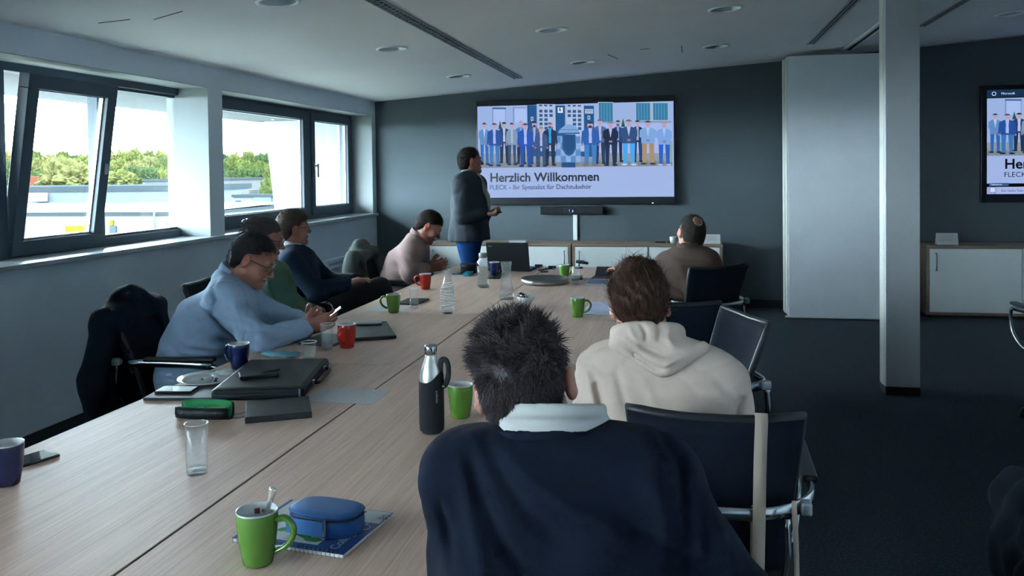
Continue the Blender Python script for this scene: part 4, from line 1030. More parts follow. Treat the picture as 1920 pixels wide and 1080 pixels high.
# materials of cloth
def cloth(name, c, bump=.12, bs=900, var=.03, rough=.9, sheen=.0, vs=30): return mat(name, c, rough, var=var, vscale=vs, bump=bump, bscale=bs, spec=.15)
M_navy = cloth('navy_knit', (.0033, .0070, .018), .35, 700, var=.12); M_hood = cloth('cream_hoodie', (.52, .42, .36), .2, 800, var=.02)
M_brown = cloth('brown_shirt', (.085, .058, .047)); M_bluesh = cloth('light_blue_shirt', (.34, .46, .62), .08, 1200)
M_green = cloth('green_sweater', (.075, .135, .092), .3, 600); M_navyj = cloth('navy_jacket', (.011, .024, .047)); M_pink = cloth('pink_shirt', (.30, .205, .195))
M_greyj = cloth('grey_suit_jacket', (.046, .055, .066), .15, 900); M_jeans = cloth('blue_jeans', (.008, .05, .17)); M_gtrou = cloth('grey_trousers', (.032, .036, .040)); M_dtrou = cloth('dark_trousers', (.009, .012, .018))
M_whitec = cloth('white_collar_cloth', (.42, .42, .41)); M_darkg = mat('glasses_black', (.01, .01, .012), .3)
H_black = mat('hair_black', (.058, .047, .052), .7, spec=.3, var=.5, vscale=220); H_brown = mat('hair_brown', (.060, .025, .0135), .6, spec=.3, var=.45, vscale=60)
H_greyb = mat('hair_greying', (1, 1, 1), .85, spec=.15, attr=True, var=.3, vscale=150); H_dkb = mat('hair_dark_brown', (.017, .0115, .010), .7, spec=.2, var=.3, vscale=100)
H_lbr = mat('hair_ash_brown', (.07, .05, .040), .7, spec=.2, var=.35, vscale=100)
UP = np.array([0, 0, 1.])
# ---- 1: navy sweater, spiky dark hair, seen from behind
def x1(f, J):
    D = 1.32
    for pts, a, w in ((((870, 850), (900, 930), (945, 1010), (1005, 1090)), -.007, .012), (((905, 835), (950, 910), (1010, 975), (1090, 1040)), -.006, .011), (((860, 870), (880, 960), (905, 1040), (930, 1100)), .006, .012),
                      (((925, 830), (990, 890), (1070, 940), (1180, 1000)), .004, .010), (((1110, 930), (1190, 985), (1270, 1040), (1330, 1100)), -.005, .010), (((1245, 835), (1283, 880), (1288, 960), (1300, 1060)), -.009, .011),
                      (((1215, 870), (1240, 960), (1250, 1060)), .006, .014), (((1310, 960), (1335, 1010), (1345, 1070)), -.006, .010), (((1345, 985), (1370, 1040), (1390, 1090)), .005, .010), (((815, 940), (835, 1000), (850, 1070)), -.007, .010),
                      (((940, 1010), (1020, 1060), (1100, 1100)), -.005, .012), (((1000, 850), (1080, 880), (1150, 905)), -.002, .02)):
        f.fold([W(x, y, D) for x, y in pts], a*1.6, w)
J1 = dict(head=W(982, 716, 1.50), hm=hmat(-4, 6, -10), neck=W(1036, 838, 1.45), shL=W(868, 890, 1.42), shR=W(1226, 896, 1.40), ear=.012, drop=-.012, elL=W(858, 1150, 1.46), elR=W(1398, 1140, 1.38), hip=(W(1085, 900, 1.33)[0], 1.33, .56),
          fwd=(-.05, 1, 0))
J1['wrL'] = np.array([-.42, 1.74, .785]); J1['wrR'] = np.array(J1['elR'])+(-.08, .24, .0)
def hair1(J, t, O, h, hs, wide):
    f = F(); scalp(f, h, wide, .003, nape=-.048, top=.003); c, R = h.c, h.R
    for q in (-1, 1): h.ell((q*.088, .0, -.022), (.024, .030, .042), .006, 's')
    f.disp(c-.2, c+.2, lambda X, Y, Z: .0022*noise3(X, Y, Z, 190, 1.)+.003*noise3(X, Y, Z, 75, 2.))
    hp = link('hair', f.mesh(.004, None, O, 'hair'), H_black, t)
    def dirf(P, N, rg):
        q = ((P-c)@R)/hs; n = N@R; k = len(P); tp = np.clip((q[:, 2]-.005)/.06, 0, 1)[:, None]
        sw = np.stack([-(q[:, 2]-.05), q[:, 1]*0, q[:, 0]+.02], 1)*6*np.exp(-((q[:, 0]**2+(q[:, 2]-.05)**2)/.003))[:, None]
        tuft = np.sin(q*150+1.3+2*np.sin(q[:, [2, 0, 1]]*90))[:, [1, 2, 0]]*.42
        dt = n*.42+np.array([-.42, .1, .42])+tuft*2.0+rg.randn(k, 3)*.20+sw*.25; ds = n*.36+np.array([0, -.1, -.9])+rg.randn(k, 3)*.16
        return (dt*tp+ds*(1-tp))@R.T, (.34+.66*tp[:, 0]**1.5)
    st = strands('strand_tufts', f.V, f.Q, lambda P: np.ones(len(P)), dirf, 17000, .031, .0012, H_black, hp, O, 5, 5, .3); st['kind'] = 'stuff'
p1 = person(J1, 'person in a navy sweater with white collar and spiky dark hair, nearest, from behind', M_navy, M_dtrou, hair1, hs=.92, cloth_h=.0055, extra=x1, cloth_g=.012, name='sweater', headfine=.0032, jaw=1.0)
J = p1[1]; O = p1[2]; h = p1[3]
cc = W(1040, 797, 1.437); nn = unit(np.array([-.04, .28, 1]))
f = F(); f.ring(cc+nn*.006, nn, .083, .0065, .030, squash=.85, u=(1, 0, 0)); f.ring(cc-nn*.002+np.array([0, -.003, 0]), nn, .092, .005, .014, k=.012, squash=.85, u=(1, 0, 0))
link('shirt_collar', f.mesh(.004, None, O, 'shirt_collar'), M_whitec, p1[0])
f = F(); f.ring(cc-nn*.016, nn, .103, .0065, .009, squash=.82, u=(1, 0, 0)); link('neckband', f.mesh(.005, None, O, 'neckband'), M_navy, p1[0])
# ---- 2: cream hoodie, brown pinned-up hair, leaning over the table
def x2f(f, J):
    D = 2.42
    for pts, a, w in ((((1155, 690), (1165, 740), (1185, 800)), -.006, .010), (((1118, 715), (1128, 760), (1150, 810)), -.010, .012), (((1195, 690), (1215, 740), (1240, 790)), .003, .012),
                      (((1390, 740), (1378, 770), (1392, 800)), -.008, .010), (((1330, 700), (1365, 735), (1375, 790)), -.005, .012), (((1200, 745), (1270, 728), (1340, 735)), -.002, .014), (((1180, 770), (1260, 755), (1330, 770)), .002, .014), (((1102, 690), (1108, 740), (1120, 790)), .004, .010)):
        f.fold([W(x, y, D) for x, y in pts], a*1.9, w*1.1)
J2 = dict(head=W(1199, 574, 2.52), hm=hmat(-8, 28, -3), neck=W(1214, 636, 2.47), shL=W(1134, 700, 2.52), shR=W(1346, 718, 2.47), elL=W(1098, 800, 2.66), elR=W(1392, 850, 2.50), hip=(W(1290, 800, 2.45)[0], 2.42, .57), fwd=(-.15, 1, 0), chest=W(1245, 770, 2.47), ear=.006)
J2['wrL'] = np.array([-.42, 2.95, .79]); J2['wrR'] = np.array([-.10, 2.74, .80])
def hair2(J, t, O, h, hs, wide):
    f = F(); scalp(f, h, wide, .010, nape=-.055, top=.004); c, R = h.c, h.R
    for (p, r) in (((-.01, -.085, .085), (.055, .045, .045)), ((.035, -.075, .06), (.04, .04, .05)), ((-.045, -.06, .06), (.035, .045, .04)), ((0, -.105, .03), (.045, .03, .04)), ((.0, -.08, -.05), (.05, .028, .025))): h.ell(p, r, .02)
    for q in (-1, 1): h.ell((q*.088, .004, -.028), (.026, .030, .044), .006, 's')
    def dsp(X, Y, Z):
        q0 = (X-c[0])*R[0, 0]+(Y-c[1])*R[1, 0]+(Z-c[2])*R[2, 0]; q2 = (X-c[0])*R[0, 2]+(Y-c[1])*R[1, 2]+(Z-c[2])*R[2, 2]
        return .0035*np.sin(170*q0+5*np.sin(38*q2)+60*q2*0+2)*.6+.003*noise3(X, Y, Z, 80, 4.)+.002*np.sin(300*q0+90*q2)
    f.disp(c-.25, c+.25, dsp)
    hp = link('hair', f.mesh(.0045, None, O, 'hair'), H_brown, t)
    bun = np.array([-.005, -.10, .085])
    def dirf(P, N, rg):
        q = ((P-c)@R)/hs; n = N@R; k = len(P); to = bun-q; to -= n*(to*n).sum(1)[:, None]*.85; to /= np.linalg.norm(to, axis=1)[:, None]+1e-6
        sw = np.cross(n, to)
        return (to+sw*(.35*np.sin(q[:, 0]*60+q[:, 2]*45))[:, None]+n*.06+rg.randn(k, 3)*.10)@R.T, .6+.8*rg.rand(k)
    st = strands('strand_tufts', f.V, f.Q, lambda P: np.ones(len(P)), dirf, 9000, .05, .0009, H_brown, hp, O, 9, 5, .22); st['kind'] = 'stuff'
p2 = person(J2, 'person in a cream hoodie with pinned-up brown hair, leaning over the table', M_hood, M_dtrou, hair2, hs=.94, cloth_h=.005, extra=x2f, cloth_g=.020, name='hoodie', sleeve=.95, fat=.01)
O = p2[2]; f = F(); n = p2[1]['neck']
f.cone(W(1158, 648, 2.46), W(1236, 686, 2.39), .020, .024, .03); f.cone(W(1318, 652, 2.42), W(1250, 686, 2.385), .018, .024, .04)
f.ring(n+np.array([.0, .005, .004]), (-.05, .35, 1), .088, .020, .034, k=.02, squash=1., u=(1, 0, 0))
f.ell(W(1222, 648, 2.42), (.095, .040, .042), None, .03); f.ell(W(1243, 672, 2.385), (.062, .028, .030), None, .03); f.ell(W(1196, 640, 2.42), (.055, .035, .035), None, .025); f.ell(W(1260, 655, 2.40), (.05, .03, .03), None, .025)
D = 2.38
for pts, a, w in ((((1160, 640), (1195, 668), (1230, 690), (1262, 686)), -.008, .007), (((1175, 628), (1205, 650), (1240, 665), (1280, 660)), -.007, .008), (((1200, 605), (1212, 625), (1210, 645)), -.008, .006), (((1230, 600), (1238, 620), (1232, 640)), -.006, .006),
                  (((1262, 612), (1250, 632), (1262, 650)), .006, .007), (((1180, 610), (1186, 630), (1200, 645)), .005, .006), (((1240, 690), (1252, 676), (1280, 668)), .005, .006)):
    f.fold([W(x, y, D) for x, y in pts], a*1.6, w)
f.disp(n-.3, n+.3, lambda X, Y, Z: .003*noise3(X, Y, Z, 45, 3.))
link('hood', f.mesh(.0055, None, O, 'hood'), M_hood, p2[0])
# ---- 3: brown shirt, far right, tilted head
J3 = dict(head=W(1296, 436, 5.62), hm=hmat(-22, -14, 4), neck=W(1290, 470, 5.55), shL=W(1252, 497, 5.60), shR=W(1326, 492, 5.50), elL=W(1236, 525, 5.85), elR=W(1345, 560, 5.6), hip=(W(1305, 600, 5.6)[0], 5.62, .56), fwd=(-.4, 1, 0))
J3['wrL'] = np.array([-.42, 6.05, .79]); J3['wrR'] = np.array(J3['elR'])+(-.15, .24, -.02)
def x3(f, J):
    for pts, a, w in ((((1262, 480), (1290, 488), (1330, 486)), -.008, .015), (((1250, 530), (1280, 545), (1300, 575)), -.010, .015), (((1240, 515), (1275, 520), (1300, 540)), .008, .014)): f.fold([W(x, y, 5.4) for x, y in pts], a, w)
bald = lambda h: [(h.P((0, -.075, .095)), (.045, .05, .045), (4.2, 2.3, 1.7), h.R)]
H_sp = mat('hair_grey_brown', (.14, .10, .085), .5, var=.35, vscale=120)
H_bald = mat('hair_thinning', (.10, .075, .065), .5, attr=True, var=.3, vscale=120)
def paint_b(h): return [(h.P((.0, -.07, .10)), (.040, .048, .05), (.26, .125, .085), h.R)]
def hairmk_painted(base, pf, **k):
    """short hair whose shell carries painted colours (grey temples, thinning crown)"""
    m = short_hair(MC['hair_greying'], **k)
    def mk(J, t, O, h, hs, wide):
        n0 = len(bpy.data.objects); m2 = short_hair(MC['hair_greying'], paintf=lambda hh: pf(hh), **k); m2(J, t, O, h, hs, wide)
        hp = [c for c in t.children if c.name.split('.')[0] == 'hair'][0]
        a = hp.data.color_attributes['col']; n = len(a.data); C = np.empty(n*4, np.float32); a.data.foreach_get('color', C); C = C.reshape(-1, 4)
        w = np.abs(C[:, :3]-1).sum(1) < .01; C[w, :3] = base
        # blend partly painted vertices towards the base instead of white
        mx = (C[:, :3].max(1) > .5) & ~w; C[mx, :3] = base
        a.data.foreach_set('color', C.ravel())
        st = hp.children[0]; st.data.materials.clear(); st.data.materials.append(mat('strands_'+str(base[0]), base, .6, spec=.3, var=.4, vscale=200))
    return mk
p3 = person(J3, 'person in a brown shirt with a bald crown, in the far right chair', M_brown, M_dtrou, hairmk_painted((.032, .024, .020), paint_b, n=4500, L=.016, ex=.000, seed=8, messy=.3, skip=((0, -.062, .105), .040)), extra=x3, cloth_g=.02, fat=.012, cloth_h=.010, headfine=.005)
collar(p3[1]['neck']+UP*.02, (-.1, .1, 1), .072, p3[0], p3[2], M_brown, .026)
# ---- 4: light blue shirt, profile, reading a phone
def x4(f, J):
    D = 3.42
    for pts, a, w in ((((398, 530), (415, 560), (402, 590), (420, 640)), -.010, .012), (((440, 560), (455, 590), (462, 620)), .006, .010), (((345, 600), (380, 605), (410, 640), (430, 670)), -.009, .014), (((335, 640), (375, 650), (420, 668)), .007, .014), (((330, 665), (370, 676), (430, 682)), -.008, .012),
                      (((400, 515), (430, 520), (450, 530)), -.006, .008), (((470, 610), (468, 635), (482, 652)), -.008, .009), (((500, 622), (520, 634), (545, 632)), -.005, .008), (((355, 570), (400, 575), (425, 600)), .006, .014), (((445, 600), (452, 628), (470, 650)), .007, .008), (((340, 620), (390, 628), (425, 655)), -.006, .010)):
        f.fold([W(x, y, D) for x, y in pts], a*1.5, w)
J4 = dict(head=W(474, 486, 3.62), hm=hmat(78, 27, 0), neck=W(436, 520, 3.64), shL=W(450, 556, 3.84), shR=W(420, 566, 3.44), elR=W(485, 640, 3.40), elL=W(528, 598, 3.86), wrR=W(566, 617, 3.58), wrL=W(572, 606, 3.80), hip=(*W(368, 740, 3.64)[:2], .57), fwd=(1, .12, 0), chest=W(396, 606, 3.64), bow=(-.02, 0, 0))
def gpaint(h): return [(h.P((0, -.1, -.03)), (.09, .06, .07), (.12, .115, .115), h.R), (h.P((.07, .02, .0)), (.03, .05, .05), (.10, .095, .095), h.R)]
p4 = person(J4, 'person in a light blue shirt and glasses looking down at a phone', M_bluesh, M_dtrou, hairmk_painted((.034, .033, .036), gpaint, n=9000, L=.017, ex=.000, seed=4, messy=.22, front=.030, rad=.0006, nape=-.035, fwdc=.9, h_=.004), cloth_g=.020, fat=.028, extra=x4, cloth_h=.005, cuff=.004, sleeve=.95, jaw=1.12, wide=1.05,
            hands={'R': ((.80, .42, .20), (.2, .55, .45), (.1, -.3, 1), dict(curl=(.15, .35, .4))), 'L': ((.75, -.25, .28), (-.1, -.85, .3), (.1, .1, 1), dict(curl=(.35, .45, .4)))}, headfine=.003)
glasses(p4[3], p4[0], p4[2], M_darkg)
J = p4[1]
collar(J['neck']+np.array([.012, 0, .030]), (.55, 0, 1), .070, p4[0], p4[2], M_bluesh, .024, squash=.95)
# phone held by person 4
ph = (np.array(J['wrR'])+np.array(J['wrL']))/2
# ---- 5: green sweater, dark hair, behind person 4
J5 = dict(head=W(497, 447, 4.45), hm=hmat(76, 14, 0), neck=W(488, 492, 4.42), shL=W(505, 525, 4.60), shR=W(520, 529, 4.24), elR=W(556, 590, 4.22), elL=W(560, 580, 4.72), wrR=W(588, 596, 4.45), wrL=W(600, 590, 4.65), hip=(*W(468, 680, 4.42)[:2], .57), fwd=(1, .1, 0))
def x5(f, J):
    for pts, a, w in ((((512, 512), (514, 540), (525, 575)), -.010, .010), (((530, 520), (545, 560), (560, 585)), .004, .014), (((480, 560), (510, 575), (540, 595)), -.006, .014)): f.fold([W(x, y, 4.2) for x, y in pts], a, w)
def hair5(J, t, O, h, hs, wide):
    f = F(); scalp(f, h, wide, .003, nape=-.06); h.ell((0, -.06, -.03), (.06, .04, .06), .03); c, R = h.c, h.R
    f.disp(c-.2, c+.2, lambda X, Y, Z: .002*noise3(X, Y, Z, 150, 1.)); hp = link('hair', f.mesh(.006, None, O, 'hair'), H_black, t)
    def dirf(P, N, rg):
        n = N@R; return (n*.15+np.array([0, -.9, -.5])+rg.randn(len(P), 3)*.12)@R.T, np.ones(len(P))
    st = strands('strand_tufts', f.V, f.Q, lambda P: np.ones(len(P)), dirf, 2500, .05, .0009, H_black, hp, O, 5, 4, .2); st['kind'] = 'stuff'
p5 = person(J5, 'dark-haired person in a green sweater, half hidden behind the blue shirt', M_green, M_dtrou, hair5, cloth_g=.018, fat=.012, extra=x5, cloth_h=.009, name='sweater', headfine=.0045)
glasses(p5[3], p5[0], p5[2], M_darkg)
# ---- 6: navy jacket, legs crossed, looking to the screen
J6 = dict(head=W(550, 427, 5.32), hm=hmat(52, 0, 3), neck=W(545, 466, 5.32), shL=W(572, 490, 5.55), shR=W(545, 497, 5.12), elR=W(594, 548, 5.12), elL=W(618, 530, 5.66), wrR=W(650, 531, 5.26), wrL=W(668, 526, 5.52), hip=(*W(556, 615, 5.36)[:2], .56), fwd=(1, .35, 0),
          knR=W(712, 541, 5.42), knL=W(700, 580, 5.66))
J6['anR'] = np.array(J6['knR'])+(.18, .05, -.36); J6['anL'] = np.array([J6['knL'][0]+.05, J6['knL'][1], .085])
def x6(f, J):
    for pts, a, w in ((((560, 480), (590, 500), (640, 520)), -.008, .012), (((540, 510), (560, 540), (590, 560)), -.008, .012), (((600, 520), (620, 535), (650, 530)), .006, .012)): f.fold([W(x, y, 5.1) for x, y in pts], a, w)
p6 = person(J6, 'person in a navy jacket and grey trousers leaning back with crossed legs', M_navyj, M_gtrou, short_hair(H_lbr, n=5000, L=.026, ex=.004, seed=12, messy=.3, rad=.0009), cloth_g=.024, fat=.01, extra=x6, cloth_h=.010, hem=0, name='jacket', headfine=.0045)
glasses(p6[3], p6[0], p6[2], M_darkg)
collar(p6[1]['neck']+np.array([.01, 0, .025]), (.2, .1, 1), .070, p6[0], p6[2], M_whitec, .024)
# ---- 7: pink shirt, head bowed
J7 = dict(head=W(805, 424, 6.36), hm=hmat(82, 36, 0), neck=W(782, 444, 6.36), shL=W(785, 470, 6.54), shR=W(768, 474, 6.18), elR=W(768, 514, 6.10), elL=W(790, 505, 6.60), wrR=W(804, 502, 6.24), wrL=W(806, 498, 6.42), hip=(*W(750, 565, 6.36)[:2], .57), fwd=(1, .05, 0), chest=W(762, 494, 6.36))
def x7(f, J):
    for pts, a, w in ((((740, 470), (760, 480), (775, 500)), -.008, .013), (((735, 490), (755, 500), (765, 518)), -.008, .012), (((770, 470), (782, 485), (778, 500)), -.007, .010), (((735, 508), (760, 514), (790, 518)), .006, .012)): f.fold([W(x, y, 6.1) for x, y in pts], a, w)
p7 = person(J7, 'person in a pink shirt bowing over the table near the standing person', M_pink, M_dtrou, short_hair(H_dkb, n=4500, L=.016, ex=.001, seed=14, rad=.0009), cloth_g=.020, fat=.022, extra=x7, cloth_h=.011, skin=SKIN2, headfine=.005, sleeve=.80,
            hands={'R': ((1, .1, .15), (0, .8, -.4), (0, -.3, 1)), 'L': ((1, -.2, .15), (0, -.8, -.4), (0, .3, 1))})
collar(p7[1]['neck']+np.array([.012, 0, .028]), (.6, 0, 1), .068, p7[0], p7[2], M_pink, .022)
# ---- 8: standing, grey jacket and jeans, holding a clicker
J8 = dict(head=W(882, 302, 7.56), hm=hmat(62, -4, 0), neck=W(876, 329, 7.56), shL=W(895, 346, 7.72), shR=W(864, 347, 7.33), elR=W(864, 406, 7.26), elL=W(897, 400, 7.78), wrR=W(908, 401, 7.40), wrL=W(912, 402, 7.60), hip=(*W(880, 455, 7.55)[:2], .93), fwd=(.9, .45, 0), chest=W(881, 378, 7.54))
for s, q in (('L', -1), ('R', 1)):
    r = np.array([.45, -.9, 0]); b = np.array([J8['hip'][0], J8['hip'][1], 0])+r*q*.11; J8['kn'+s] = b+(.0, 0, .50); J8['an'+s] = b+(-.01, 0, .085)
def x8(f, J):
    for pts, a, w in ((((872, 345), (860, 360), (856, 385)), -.008, .012), (((852, 395), (870, 400), (890, 396)), -.008, .010), (((846, 420), (850, 445), (846, 464)), -.010, .012), (((868, 415), (872, 440), (874, 462)), .005, .018), (((860, 375), (872, 385), (880, 390)), -.006, .01)): f.fold([W(x, y, 7.2) for x, y in pts], a, w)
p8 = person(J8, 'standing person in a grey suit jacket and blue jeans, turned to the screen', M_greyj, M_jeans, short_hair(H_dkb, n=4000, L=.022, ex=.003, seed=15, rad=.001, messy=.3), cloth_g=.026, fat=.008, extra=x8, cloth_h=.011, hem=.055, name='jacket', skin=SKIN2, headfine=.005,
            hands={'R': ((1, .15, .02), (.0, .4, 1), (0, 1, 0), dict(curl=(.7, .9, .6))), 'L': ((1, -.3, .0), (0, -.4, .8), (0, -1, 0))})
collar(p8[1]['neck']+np.array([.008, 0, .022]), (.25, .1, 1), .066, p8[0], p8[2], M_whitec, .026)
J = p8[1]; O = p8[2]; fw = np.array([.9, .45, 0.]); f = F(); nb = J['neck']
sf = np.array([.027, -.054, 0]); nb = nb+sf; J['chest'] = J['chest']+sf
f.cone(nb+fw*.085-UP*.01, J['chest']+fw*.150+UP*.05, .030, .022, .01); f.cone(J['chest']+fw*.150+UP*.05, J['chest']+fw*.165-UP*.07, .022, .012, .01)
link('shirt_front', f.mesh(.006, None, O, 'shirt_front'), M_whitec, p8[0])
# ================================================================ CHAIRS IN PLACE, JACKETS, THINGS ON THE TABLE
def chair_for(J, label, back=.04, drz=0., dx=0., dy=0.):
    h, fw = J['hip'], J['fwd']; return chair(h[0]+fw[0]*back+dx, h[1]+fw[1]*back+dy, -math.atan2(fw[0], fw[1])+drz, label)
c1 = chair_for(p1[1], 'black conference chair of the person in the navy sweater')
c2 = chair(.075, 2.44, -.03, 'black conference chair with a beige strap over its back, under the cream hoodie')
c3 = chair_for(p3[1], 'black conference chair of the person in brown, far right', .03, .2)
c4 = chair_for(p4[1], 'black conference chair with a dark jacket, under the light blue shirt', -.01)
c5 = chair_for(p5[1], 'black conference chair of the person in the green sweater', 0)
c6 = chair_for(p6[1], 'black conference chair of the person with crossed legs', .02)
c7 = chair_for(p7[1], 'black conference chair with a grey jacket, under the pink shirt', 0)
cB = chair(-.06, 4.22, .0, 'empty black conference chair seen from behind, beside the cream hoodie')
cA = chair(-.02, 3.50, math.radians(112), 'empty black conference chair turned sideways with its padded back showing')
cN = chair(1.045, 2.16, 0, 'black conference chair at the right edge under a dark jacket')
cR = chair(2.17, 5.35, .1, 'black conference chair in the next room behind the near partition')
def jacket(ch, m, label, seed, low=.38, wd=.225, sleeve=True, lift=.02, name='jacket'):
    x, y, _ = ch.location; rz = ch.rotation_euler[2]; c, s = math.cos(rz), math.sin(rz)
    R = np.array([[c, -s, 0], [s, c, 0], [0, 0, 1.]]); P = lambda p: R@np.array(p, float)+np.array([x, y, 0])
    f = F(); zc = (.90+low)/2
    f.boxr(P((0, -.335, zc-.02)), (wd, .055, (.88-low)/2), R, .045, .03)
    f.cone(P((-wd+.08, -.31, .87)), P((wd-.08, -.31, .87)), .05, .05, .05); f.cone(P((-wd+.07, -.24, .87)), P((wd-.07, -.24, .87)), .035, .035, .06)
    f.ell(P((0, -.32, .92+lift*.5)), (.12, .06, .045+lift*.5), R, .05); f.cone(P((-wd+.05, -.25, .86)), P((-wd+.05, -.20, .62)), .03, .025, .04); f.cone(P((wd-.05, -.25, .86)), P((wd-.05, -.20, .62)), .03, .025, .04)
    if sleeve:
        for q in (-1, 1): f.cone(P((q*(wd-.01), -.31, .86)), P((q*(wd+.045), -.33, .60)), .055, .055, .04); f.cone(P((q*(wd+.045), -.33, .60)), P((q*(wd+.02), -.35, low-.06)), .055, .042, .04)
    def dsp(X, Y, Z):
        u = (X-x)*c+(Y-y)*s; return .011*np.sin(u*34+2.2*np.sin(Z*9+seed)+seed)*np.clip((.98-Z)*2.2, 0, 1)+.006*noise3(X, Y, Z, 30, seed)
    f.disp(P((0, 0, .6))-1, P((0, 0, .6))+1, dsp)
    t = thing(name, label, 'jacket', (x, y, 0))
    link('cloth', f.mesh(.009, None, (x, y, 0), 'cloth'), m, t)
    f = F(); f.cone(P((-.07, -.36, .90)), P((.07, -.36, .90)), .028, .028, .02)
    link('collar', f.mesh(.008, None, (x, y, 0), 'collar'), m, t)
    return t
M_jdark = cloth('dark_navy_coat', (.0035, .008, .015), .3, 500); M_jgrey = cloth('grey_green_coat', (.075, .088, .082), .3, 500)
jacket(c4, M_jdark, 'dark navy jacket hung over the chair of the light blue shirt', 1.0, .22, .225)
jacket(c7, M_jgrey, 'grey jacket hung over the chair of the pink shirt', 2.2, .36, .225)
t = thing('jacket', 'dark jacket folded over a chair arm at the right edge of the picture', 'jacket', (.80, 2.14, 0)); O = np.array([.80, 2.14, 0.])
f = F(); f.cone(O+(.0, -.17, .705), O+(.0, .15, .712), .034, .038, .03); f.boxr(O+(-.035, -.01, .60), (.030, .17, .115), None, .025, .03); f.boxr(O+(.05, -.01, .62), (.022, .16, .09), None, .02, .03); f.cone(O+(-.04, -.12, .64), O+(-.06, -.10, .47), .045, .035, .04)
f.disp(O-1, O+1, lambda X, Y, Z: .008*np.sin(Y*55+Z*22+2*np.sin(Z*30))+.005*noise3(X, Y, Z, 45, 2.)); link('cloth', f.mesh(.006, None, O, 'cloth'), M_jdark, t)
jacket(cR, M_jdark, 'dark coat on the chair behind the near partition', 4.0, .30, .26)
# strap bag on the hoodie's chair
M_strap = cloth('beige_webbing', (.38, .31, .255), .25, 900)
t = thing('tote_bag', 'beige cloth bag hanging by its straps from the chair of the cream hoodie', 'bag', (.25, 2.1, 0)); O = np.array([.25, 2.1, 0.])
def ribbon(pts, w, nrm=(0, 1, 0)):
    P = smoothpath(pts, 4); m = MB(); m.sm = True; m.grid([[tuple(np.array(p)+np.array([-w/2, 0, 0])-O), tuple(np.array(p)+np.array([w/2, 0, 0])-O)] for p in P], .003); return m
bx = W(1425, 790, 2.14)[0]
ribbon([(bx-.006, 2.20, .50), (bx-.004, 2.19, .75), (bx-.002, 2.145, .88), (bx, 2.125, .907), (bx, 2.098, .895), (bx-.003, 2.105, .80), (bx-.006, 2.105, .66), (bx-.010, 2.09, .55), (bx-.012, 2.08, .40)], .030).build('strap', M_strap, t)
rx = W(1487, 930, 2.12)[0]
ribbon([(rx+.004, 2.12, .70), (rx, 2.10, .695), (rx+.002, 2.085, .62), (rx+.003, 2.08, .50), (rx, 2.08, .40)], .012).build('strap', M_strap, t)
f = F(); f.boxr(O+(.06, -.01, .24), (.16, .035, .17), None, .03, .01); f.disp(O-1, O+1, lambda X, Y, Z: .008*noise3(X, Y, Z, 28, 1.)); link('bag_body', f.mesh(.01, None, O, 'bag_body'), M_strap, t)
# ---------------------------------------------------------------- table things
def S(x, y, z=TZ): return atZ(x, y, z)
M_green_ = mat('mug_green', (.105, .25, .032), .25, coat=.4); M_bluem = mat('mug_blue', (.004, .013, .075), .2, coat=.5); M_red_ = mat('mug_red', (.42, .018, .009), .25, coat=.4)
M_porc = mat('porcelain', (.60, .62, .62), .2, coat=.3); M_coffee = mat('coffee', (.05, .03, .02), .2)
G = glass_mat('drinking_glass', (.97, .985, .99), .11, .05); GB = glass_mat('glass_base', (.93, .96, .98), .2, .14); M_water = glass_mat('water', (.93, .96, .98), .12)
M_paper = mat('paper', (.52, .53, .54), .8, var=.02); M_blk = mat('black_leather', (.004, .007, .010), .45, spec=.35, bump=.25, bscale=250); M_phone = mat('phone_glass', (.01, .013, .018), .06, coat=1.)
M_steel = mat('steel_brushed', (.34, .35, .35), .28, 1.); M_lap = mat('laptop_grey', (.022, .028, .034), .4, .3)
def mug(x, y, m, label, ha=0., s=1., inner=None, group='porcelain mugs', z=TZ):
    p = S(x, y, z); t = thing('mug', label, 'mug', (p[0], p[1], z), ha, group)
    b = MB(); b.sm = True; b.lathe([(.0, .001), (.025, .0), (.0285, .003), (.0315, .02), (.036, .05), (.0385, .078), (.0395, .101), (.0385, .1035)], 40, cap0=False, cap1=False); b.build('body', m, t)
    b = MB(); b.sm = True; b.lathe([(.0395, .1005), (.0392, .1040), (.0370, .1035), (.0360, .078), (.0335, .05), (.029, .02), (.025, .008), (.0, .007)], 40, cap0=False, cap1=False); b.build('inner', M_porc, t)
    h = MB(); h.sm = True; h.tube(smoothpath([(.0375, 0, .086), (.055, 0, .090), (.070, 0, .078), (.073, 0, .060), (.060, 0, .038), (.036, 0, .024)], 5), [.0058]*26, 10, flat=1.35, up=(0, 1, 0)); h.build('handle', m, t)
    if s != 1: t.scale = (s, s, s)
    return t, p
def near_axis(x, y): d = ray(x, y); return math.atan2(d[1], d[0])
HR = -.2  # handles turned to the picture's right (screen right = the camera's x axis)
tm, pm = mug(484, 1055, M_green_, 'green mug with a spoon, nearest on the table', HR+.25, 1.02)
for xx in (0,):
    wdg = text_mesh('lettering', 'KOGEBRO', .0098, mat('mug_print', (.25, .02, .03), .6), tm, Matrix.Identity(4), .0003)
    for v in wdg.data.vertices:      # wrap the word round the inside of the far rim
        a = PI/2-.25+.45-(v.co.x/.0365); v.co = Vector((.0358*math.cos(a), .0358*math.sin(a), .083+v.co.y))
q = MB()
a0 = PI/2-.25+.45+.10
for da in (0, .16):
    pass
P_ = [[(.0357*math.cos(a0+.28*i/4), .0357*math.sin(a0+.28*i/4), .0815+.0105*j) for j in range(2)] for i in range(5)]
q.grid(P_, .0004).build('print_block', MC['mug_print'], tm)
mug(864, 782, M_green_, 'green mug behind the thermos bottle', PI*.72, 1.0)
mug(1083, 594, M_green_, 'green mug beside the pinned-up brown hair', HR, .98)
mug(1058, 523, M_green_, 'green mug behind the round metal tray', .9, .98)
